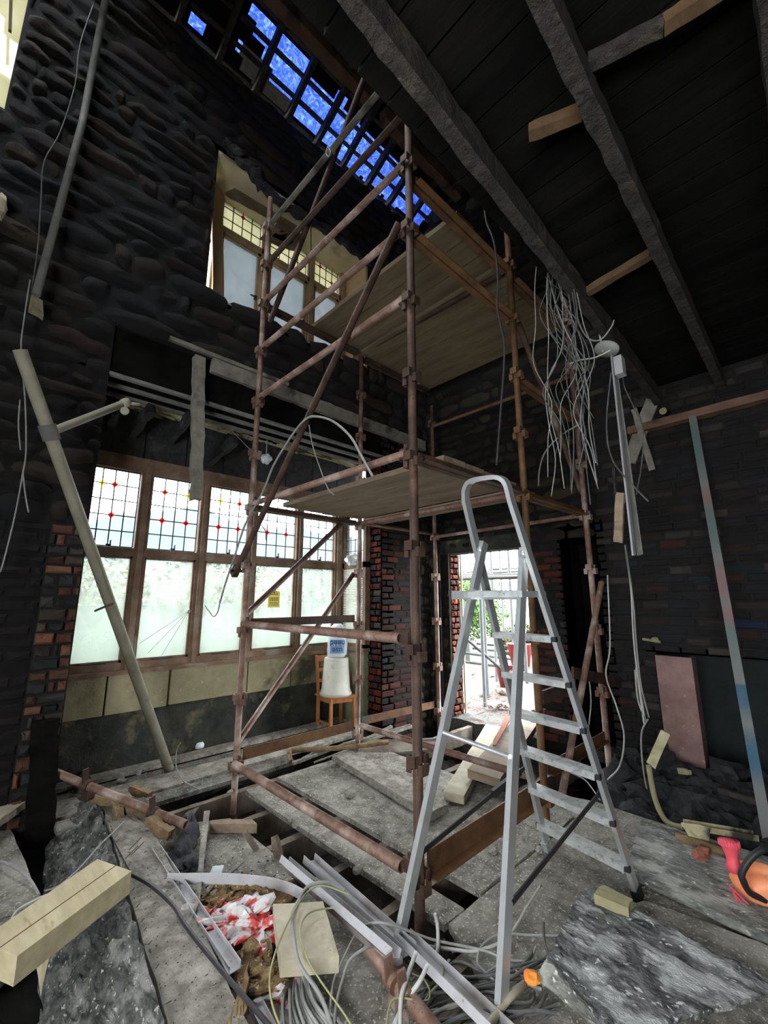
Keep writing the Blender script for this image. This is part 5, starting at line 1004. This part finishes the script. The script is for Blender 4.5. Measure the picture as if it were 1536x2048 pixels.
# pale square offcut
plank([PZ(546, 1808, .16), PZ(646, 1803, .16), PZ(678, 1913, .16), PZ(561, 1922, .16)], .05, 'palewood', 'pale square-cut timber offcut beside the red and white plastic', 'timber_offcut', (5, 5), .002, .002, 35, 'timber')
plank([PZ(500, 1925, .12), PZ(492, 2000, .12), PZ(478, 2070, .12), PZ(440, 2070, .12)], .05, 'rotwood', 'split yellow torn end of the long grey plank', 'torn_plank_end', (5, 8), .01, .02, 36, 'wood')
# torn red and white plastic
R = random.Random(15)
def crumple(c, r, k, label):
    bm = B(); lump(bm, c, r, k, (1.2, .9, .45), .9, 4)
    for v in bm.verts: v.co += (v.co - c) * mn.noise(v.co * 18 + V((k, 0, 0))) * .7
    solo('plastic_tape', bm, M['bagplastic'], label, 'plastic')
crumple(PZ(480, 1842, .08), .09, 1, 'crumpled red and white plastic in the middle of the debris'); crumple(PZ(520, 1858, .08), .07, 2, 'crumpled red and white plastic touching the square offcut'); crumple(PZ(425, 1838, .06), .07, 3, 'torn red and white plastic left of the white trunking'); crumple(PZ(412, 1880, .05), .06, 5, 'red and white plastic scrap under the black cable'); crumple(PZ(553, 1985, .05), .05, 6, 'red and white plastic scrap at the bottom among the cables')
for k in range(34):
    p = R.choice(((470, 1790), (540, 1800), (500, 1890), (525, 1900), (500, 1925), (520, 1950), (450, 1800), (560, 1790), (480, 1780))); c = PZ(p[0] + R.uniform(-25, 25), p[1] + R.uniform(-16, 16), .04 + R.uniform(0, .05))
    bm = B(); lump(bm, c, R.uniform(.025, .06), k, (1.3, .9, .5), .7, 3); solo('foam_chunk', bm, M['foam'], 'crumbly orange-brown chunk in the debris heap', 'chunk', 'orange-brown chunks in the debris heap')
for k in range(16):
    a = PZ(R.uniform(390, 600), R.uniform(1770, 1830), .06); bm = B(); beam(bm, a, a + V((R.uniform(-.2, .2), R.uniform(-.25, .1), R.uniform(0, .04))), .012, .008, rough=.003, n=4, seed=k); solo('splinter', bm, M['greywood' if k % 2 else 'rotwood'], 'thin wood splinter in the debris heap', 'splinter', 'splinters in the debris heap')
for k, (p, q) in enumerate((((548, 1672), (560, 1715)), ((490, 1665), (515, 1700)))):
    bm = B(); beam(bm, PZ(*p, .10), PZ(*q, .0), .025, .03, rough=.008, n=8, seed=k); solo('splintered_stub', bm, M['joist'], ['upright splintered stub at the edge of the open joists', 'broken brown edge piece of the left floorboard'][k], 'wood')
# rusty tube with coupler at the bottom
t = thing('rusty_tube', 'rusty tube with a coupler in the cables at the bottom middle', 'tube', PZ(790, 1980, .05))
a, b = PZ(738, 1895, .07), PZ(880, 2075, .07); bm = B(); tube(bm, [a, b], .027, 14, hollow=True); obj('tube', bm, M['rust'], t); coupler(t, PZ(785, 1962, .08), b - a, 'rust', .85); coupler(t, PZ(812, 1990, .08), b - a, 'rust', .8)
# cables on the floor
def fcable(pts, r, m, label, z=.03, group=None, name='floor_cable'): return cable(name, [PZ(p[0], p[1], p[2] if len(p) > 2 else z) for p in pts], r, m, label, 'cable', group)
fcable([(255, 1745, .12), (300, 1770, .14), (345, 1810, .14), (370, 1850, .14), (405, 1895, .14), (455, 1955, .14), (520, 2030, .12), (560, 2075, .1)], .0085, 'cable_k', 'black cable snaking over the long grey plank')
fcable([(170, 1560, .12), (215, 1655, .12), (245, 1715, .12), (262, 1745, .12)], .004, 'cable_k', 'thin black cable along the crest of the charred panel')
fcable([(250, 1642, .20), (200, 1690, .2), (160, 1735, .2), (120, 1770, .2), (90, 1782, .15)], .004, 'cable', 'grey cable over the upper charred panel')
fcable([(98, 1788, .15), (70, 1800, .12), (35, 1820, .1), (20, 1845, .1)], .005, 'cable_w', 'white cable loop left of the fresh timber offcut')
fcable([(-10, 1718, .06), (30, 1735, .08), (60, 1760, .06), (78, 1790, .04)], .007, 'cable', 'grey cable over the gritty board at the left edge')
fcable([(400, 1580, .04), (365, 1560, .06), (352, 1530, .08), (355, 1495, .10), (372, 1475, .1)], .005, 'cable', 'grey cable curling from the floor up to the bay wall')
fcable([(690, 1780, .14), (655, 1765, .16), (618, 1772, .16), (600, 1795, .16), (585, 1830, .18), (588, 1880, .2), (600, 1930, .18), (640, 1990, .12), (670, 2070, .1)], .007, 'cable', 'thick grey cable looping over the square offcut')
fcable([(700, 1790, .16), (650, 1772, .18), (620, 1780, .18), (595, 1810, .2), (560, 1880, .2), (540, 1950, .18), (545, 2010, .14), (570, 2075, .1)], .0034, 'cable_y', 'yellow-green cable in a wide loop left over the square offcut')
fcable([(668, 1815, .18), (620, 1825, .2), (600, 1860, .2), (612, 1910, .2), (640, 1960, .16), (690, 2030, .12), (715, 2075, .1)], .0034, 'cable_y', 'yellow-green cable curving right across the square offcut')
for k in range(14):
    x = 562 + k * 6.5; R_ = random.Random(k); fcable([(575 + k * 3, 1935, .08), (572 + k * 4, 1965, .07), (x + R_.uniform(-5, 5), 2010, .06 + .01 * (k % 3)), (560 + k * 12, 2080, .06)], .0055, 'cable' if k % 3 else 'cable_w', 'grey cable in the bundle running off the bottom edge', group='grey cable bundle at the bottom edge')
fcable([(770, 1890, .08), (735, 1895, .12), (700, 1920, .12), (685, 1960, .1), (672, 2010, .08), (668, 2075, .06)], .0055, 'cable', 'grey cable arching left from the rusty tube')
fcable([(710, 1868, .08), (690, 1910, .08), (668, 1960, .06), (660, 2020, .05), (658, 2075, .05)], .0045, 'cable_w', 'pale thin cable right of the square offcut')
fcable([(832, 1905, .14), (812, 1960, .12), (802, 2000, .1), (800, 2075, .06)], .008, 'cable_w', 'white flat cable hanging from the wide trunking, left one')
fcable([(855, 1930, .14), (838, 1965, .12), (812, 2000, .08), (788, 2050, .06)], .008, 'cable_w', 'white flat cable hanging from the wide trunking, right one')
fcable([(728, 1850, .12), (760, 1845, .15), (800, 1855, .12), (860, 1878, .06), (930, 1893, .04), (980, 1905, .03), (1010, 1925, .03), (1060, 1965, .05)], .005, 'cable', 'long grey cable crossing behind the near ladder leg')
fcable([(856, 1893, .05), (900, 1898, .03), (950, 1902, .03), (1000, 1885, .03), (1030, 1855, .03), (1055, 1812, .03), (1082, 1770, .03)], .0065, 'cable_w', 'pale thick cable ending beside the spreader bar of the ladder')
fcable([(870, 1828, .12), (875, 1850, .08), (876, 1895, .05), (868, 1915, .04)], .008, 'cable_w', 'short white cable stub standing by the near standard')
fcable([(1125, 1872, .04), (1060, 1870, .03), (1000, 1868, .03), (965, 1890, .03), (955, 1925, .03), (975, 1950, .03), (1000, 1970, .04)], .005, 'cable', 'grey cable looping round the near ladder leg')
fcable([(1087, 1845, .04), (1088, 1880, .04), (1094, 1912, .05), (1060, 1925, .04), (1000, 1942, .04), (940, 1955, .04), (910, 1945, .05), (900, 1930, .05), (925, 1925, .05), (965, 1945, .04)], .005, 'cable_d', 'dark cable with a kink left of the burnt sheet')
fcable([(845, 1885, .06), (880, 1920, .06), (885, 1955, .06), (850, 2000, .06), (820, 2075, .05)], .0034, 'cable_y', 'yellow-green cable curving below the wide trunking')
fcable([(770, 2075, .08), (780, 2010, .10), (800, 1995, .1), (850, 2003, .08), (860, 1985, .06), (848, 1960, .06), (825, 1948, .06)], .0034, 'cable_y', 'yellow-green cable loop round the rusty coupler')
for k in range(16):
    R_ = random.Random(k + 90); y0 = 1930 + k * 8; j_ = lambda a: R_.uniform(-a, a); fcable([(1090 + j_(30), y0 - 25 + j_(14), .03), (1050 + j_(20), y0 - 12 + j_(16), .03 + .012 * (k % 3)), (1000 + j_(20), y0 + j_(16), .02 + .012 * (k % 4)), (945 + j_(20), y0 + 20 + j_(20), .02 + .012 * (k % 3)), (880 + j_(30), y0 + 38 + j_(18), .03), (830 + j_(20), y0 + 70 + j_(10), .02)], .0045 + .0008 * (k % 3), 'cable_d' if k % 4 else 'cable', 'sooty cable in the dark tangle at the bottom right of centre', group='dark cable tangle on the floor')
t = thing('frayed_lead', 'pale frayed stick with an orange tip lying among the dark cables', 'lead', PZ(1060, 1955, .08))
bm = B(); tube(bm, [PZ(960, 2075, .06), PZ(1015, 2000, .07), PZ(1050, 1968, .08)], .012, 8); obj('stem', bm, M['palewood'], t)
bm = B(); lump(bm, PZ(1064, 1955, .09), .022, 2, (1.3, 1.3, .8), .2); obj('tip', bm, M['hotorange'], t)
# wires and conduit draped on the scaffold
cable('draped_conduit', [PX(x, y, 1.60) for x, y in ((745, 952), (722, 910), (700, 872), (665, 842), (632, 833), (612, 838), (590, 862), (565, 900), (545, 935), (525, 985), (492, 1045), (470, 1110), (450, 1170), (440, 1205))], .0085, 'cable', 'grey flexible conduit draped over the long brace and hanging before the window', 'conduit')
cable('conduit_wire', [PX(x, y, 1.60) for x, y in ((440, 1205), (435, 1225), (427, 1233), (418, 1222), (410, 1211))], .0045, 'cable_d', 'thin wire curling out of the draped conduit end', 'wire')
cable('brace_wire', [PX(x, y, 1.66) for x, y in ((618, 850), (625, 890), (638, 930), (655, 975), (668, 990))], .004, 'cable', 'thin pale wire dangling from the long brace', 'wire')
cable('left_wire', [PY(x, y, 3.6) for x, y in ((60, 560), (48, 640), (42, 700), (50, 800), (52, 900), (45, 950), (30, 1030), (5, 1130), (-5, 1150))], .005, 'cable', 'thin grey wire hanging down the left wall to the edge', 'wire')
cable('left_wire', [PY(x, y, 3.6) for x, y in ((46, 945), (50, 985), (57, 1025))], .005, 'cable', 'short forked wire end beside the long left wall wire', 'wire')
cable('left_wire', [PY(x, y, 3.6) for x, y in ((40, 800), (37, 850), (41, 900))], .005, 'cable', 'short grey wire left of the leaning pole', 'wire')
cable('left_wire', [PY(x, y, 3.65) for x, y in ((190, 0), (160, 90), (150, 170), (120, 265), (88, 325), (82, 400), (75, 500), (62, 590))], .005, 'cable_d', 'dark wire curving beside the long wall pipe', 'wire')
cable('window_wire', [PX(x, y, 1.7) for x, y in ((515, 1045), (530, 1060), (532, 1080))], .004, 'cable_d', 'thin wire hooking off the left standard before the leaded glass', 'wire')
bm = B(); tube(bm, [PY(622, 425, 3.6), PY(622, 500, 3.6)], .006, 6); solo('hanging_rod', bm, M['lead'], 'thin dark rod hanging in front of the upper window', 'rod')
bm = B(); tube(bm, [PD(190, 1222, 2.9), PD(228, 1206, 2.9)], .008, 5); solo('tied_twig', bm, M['rust_dark'], 'small rusty wire tie sticking out of the leaning pole', 'wire')
cable('pole_loop', [PX(x, y, 1.66) for x, y in ((655, 293), (652, 305), (657, 313), (661, 303), (655, 293))], .004, 'cable_w', 'small pale string loop on an upper scaffold tube', 'string')

# ------------------------------------------------------------------ floor grit and chips
R = random.Random(99); bm = B()
def chip(c, r):
    vs = [bm.verts.new(c + V((R.uniform(-1, 1), R.uniform(-1, 1), R.uniform(0, .7))) * r) for _ in range(4)]
    for f in ((0, 1, 2), (0, 2, 3), (0, 3, 1), (1, 3, 2)): bm.faces.new([vs[i] for i in f])
zones = [((1.05, 1.45), (1.3, 3.1), 500), ((1.75, 1.88), (1.45, 3.3), 150), ((2.06, 3.1), (1.5, 3.3), 1100), ((1.3, 3.4), (.2, 1.4), 1500), ((.7, 3.2), (3.78, 4.4), 500), ((.9, 1.6), (1.0, 1.7), 300)]
for (xa, xb), (ya, yb), n_ in zones:
    for _ in range(n_):
        x, y = R.uniform(xa, xb), R.uniform(ya, yb)
        if mn.noise(V((x * 3, y * 3, 2))) < -.15: continue
        chip(V((x, y, .004)), R.choice((.004, .005, .006, .008, .011)))
for _ in range(200): chip(PZ(R.gauss(670, 25), R.gauss(1545, 10), .005), R.uniform(.005, .014))
solo('floor_grit', bm, M['rubble'], 'pale grit, chips and plaster crumbs scattered over the floorboards', 'grit', kind='stuff')
R = random.Random(100); bm = B()
for _ in range(900):
    c = PZ(R.gauss(500, 50), R.gauss(1850, 55), .012 + R.uniform(0, .03)); chip(c, R.choice((.006, .01, .014)))
solo('debris_litter', bm, M['char_rubble'], 'dark crumbs and litter filling the gaps in the foreground debris', 'litter', kind='stuff')
for k, p in enumerate(((583, 1640), (687, 1535), (700, 1590), (590, 1650), (715, 1740), (985, 1700), (1078, 1700), (276, 1545), (242, 1560), (460, 1585))):
    bm = B(); lump(bm, PZ(*p, .015), .02 + .004 * (k % 3), k + 70, (1.2, 1, .7), .4); solo('stone_chip', bm, M['rubble'], 'small pale stone chip lying on the boards', 'stone', 'small stone chips on the floor')

# ================================================================== OUTSIDE
bm = B(); slab(bm, [(4.75, -4, -.06), (40, -4, -.06), (40, 30, -.06), (4.75, 30, -.06)], .1, 60, 50, .05, 2, fr=2); struct('floor_yard', bm, M['gravel'])
bm = B(); slab(bm, [(-25, 4.9, -.5), (4.7, 4.9, -.5), (4.7, 40, -.5), (-25, 40, -.5)], .1, 10, 10); struct('floor_garden', bm, M['leaf'])
bm = B(); slab(bm, [(4.5, 2.38, .0), (4.85, 2.38, .0), (4.85, 3.53, .0), (4.5, 3.53, .0)], .55, 8, 12, .02, 2); box(bm, (4.53, 3.5, -.6), (5.2, 4.3, -.05)); struct('trim_10', bm, M['gravel'])
def foliage(name, c, rad, n_, m, label, seed, leaf=.05, group=None):
    R = random.Random(seed); bm = B()
    for _ in range(n_):
        d = V((R.gauss(0, 1), R.gauss(0, 1), R.gauss(0, 1))).normalized(); k = R.random() ** .4
        p = V(c) + V((d.x * rad[0], d.y * rad[1], d.z * rad[2])) * k; a = V((R.gauss(0, 1), R.gauss(0, 1), R.gauss(0, 1))).normalized(); b = a.cross(d).normalized(); s = leaf * R.uniform(.6, 1.4)
        bm.faces.new([bm.verts.new(p - a * s), bm.verts.new(p + b * s * .5), bm.verts.new(p + a * s), bm.verts.new(p - b * s * .5)])
    t = thing(name, label, 'shrub', (c[0], c[1], -.3), group); obj('foliage', bm, M[m], t)
    bm = B()
    for j in range(4): q = V(c) + V((R.uniform(-.5, .5) * rad[0], R.uniform(-.5, .5) * rad[1], rad[2] * .5)); tube(bm, [(c[0], c[1], -.45), V(c).lerp(q, .4), q], .03, 6, r1=.008)
    obj('stem', bm, M['char_joist'], t); return t
foliage('garden_shrub', (1.0, 8.5, 1.2), (1.6, 1.0, 1.1), 5000, 'autumn', 'yellow-green shrub seen through the first window light', 1, .06)
foliage('garden_shrub', (3.9, 9.0, 1.3), (1.8, 1.0, 1.1), 5000, 'autumn', 'yellow-leaved shrub seen through the second and third window lights', 2, .06)
foliage('garden_shrub', (6.3, 8.6, 1.2), (1.4, 1.0, 1.2), 4000, 'hedge', 'darker green shrub seen through the fourth window light', 3, .06)
foliage('garden_shrub', (8.2, 9.2, 1.0), (1.3, 1.0, 1.2), 4000, 'hedge', 'dark shrub seen through the fifth window light', 4, .06)
bm = B(); slab(bm, [(-25, 38, 8.2), (60, 38, 8.2), (60, 40, 8.2), (-25, 40, 8.2)], 11, 60, 2, 1.6, 5, fr=.12); solo('distant_hill', bm, M['hill'], 'bluish distant wooded hill behind the leaded top lights', 'hill')
bm = B(); box(bm, (-2, 6.4, -.5), (9, 6.5, 1.34)); solo('garden_wall', bm, M['gwall'], 'pale low garden wall close outside the bay window', 'wall')
foliage('yard_bush', (10.6, 7.6, 1.2), (1.3, 1.3, 1.0), 7000, 'leaf', 'bright green bush outside, seen left in the doorway', 7, .05)
foliage('yard_bush', (9.0, 5.0, .5), (.7, .5, .35), 2500, 'autumn', 'low yellow-green bush outside behind the red tubs', 8, .05)
R = random.Random(50)
for k, (x, y) in enumerate(((5.4, 3.62), (5.9, 3.9), (7.2, 4.55), (7.6, 4.15), (8.6, 5.2), (6.9, 4.0), (6.1, 3.35))):
    bm = B(); tube(bm, [(x, y, -.05), (x, y, 2.6)], .024, 10); solo('yard_scaffold_pole', bm, M['galv'], 'upright galvanised scaffold pole outside the doorway', 'pole', 'galvanised poles outside the doorway')
for k in range(16):
    z = 1.70 + .035 * k if k < 12 else .25 + .05 * (k - 12); x = 5.6 + .25 * k % 3 + k * .12; bm = B(); tube(bm, [(x, 2.2, z + R.uniform(-.05, .05)), (x + R.uniform(-.3, .3), 5.6, z + R.uniform(-.05, .08))], .024, 8); solo('yard_scaffold_rail', bm, M['galv' if k % 3 else 'yplank'], 'horizontal tube or board in the yard scaffold outside the doorway', 'rail', 'horizontal rails outside the doorway')
bm = B(); tube(bm, [(5.3, 4.05, 1.0), (6.2, 3.3, 0)], .02, 8); solo('yard_prop', bm, M['galv'], 'thin pole leaning across the yard outside the doorway', 'pole')
for k, p in enumerate(((6.6, 3.95), (6.75, 3.80))):
    bm = B(); lathe(bm, (p[0], p[1], .0 + .32 * k), [(.14, 0), (.20, .36), (.21, .37), (.19, .36)], 20); solo('red_tub', bm, M['redbin'], ['red plastic tub outside the doorway, the nearer one', 'red plastic tub outside the doorway, the raised one behind'][k], 'tub')
bm = B(); slab(bm, [(5.0, 2.5, .03), (7.6, 3.2, .45), (7.3, 3.9, .45), (5.3, 3.1, .05)], .02, 10, 10, .01, 3); solo('mesh_ramp', bm, M['mesh'], 'grey perforated sheet ramp lying outside the doorway', 'ramp')
for k in range(22):
    c = V((R.uniform(5.2, 8), R.uniform(3.2, 5.2), .0)); bm = B(); lump(bm, c, R.uniform(.05, .12), k + 200, (1, 1, .6), .5, 1); solo('yard_rubble', bm, M['rubble'], 'pale rubble lump in the yard outside the doorway', 'rubble', 'rubble in the yard')
bm = B()
for k in range(500):
    c = V((R.uniform(4.9, 6.2), R.uniform(2.6, 3.9), .012)); chip(c, .02)
solo('red_leaves', bm, M['brickred'], 'scattered red fallen leaves outside the door sill', 'leaves', kind='stuff')
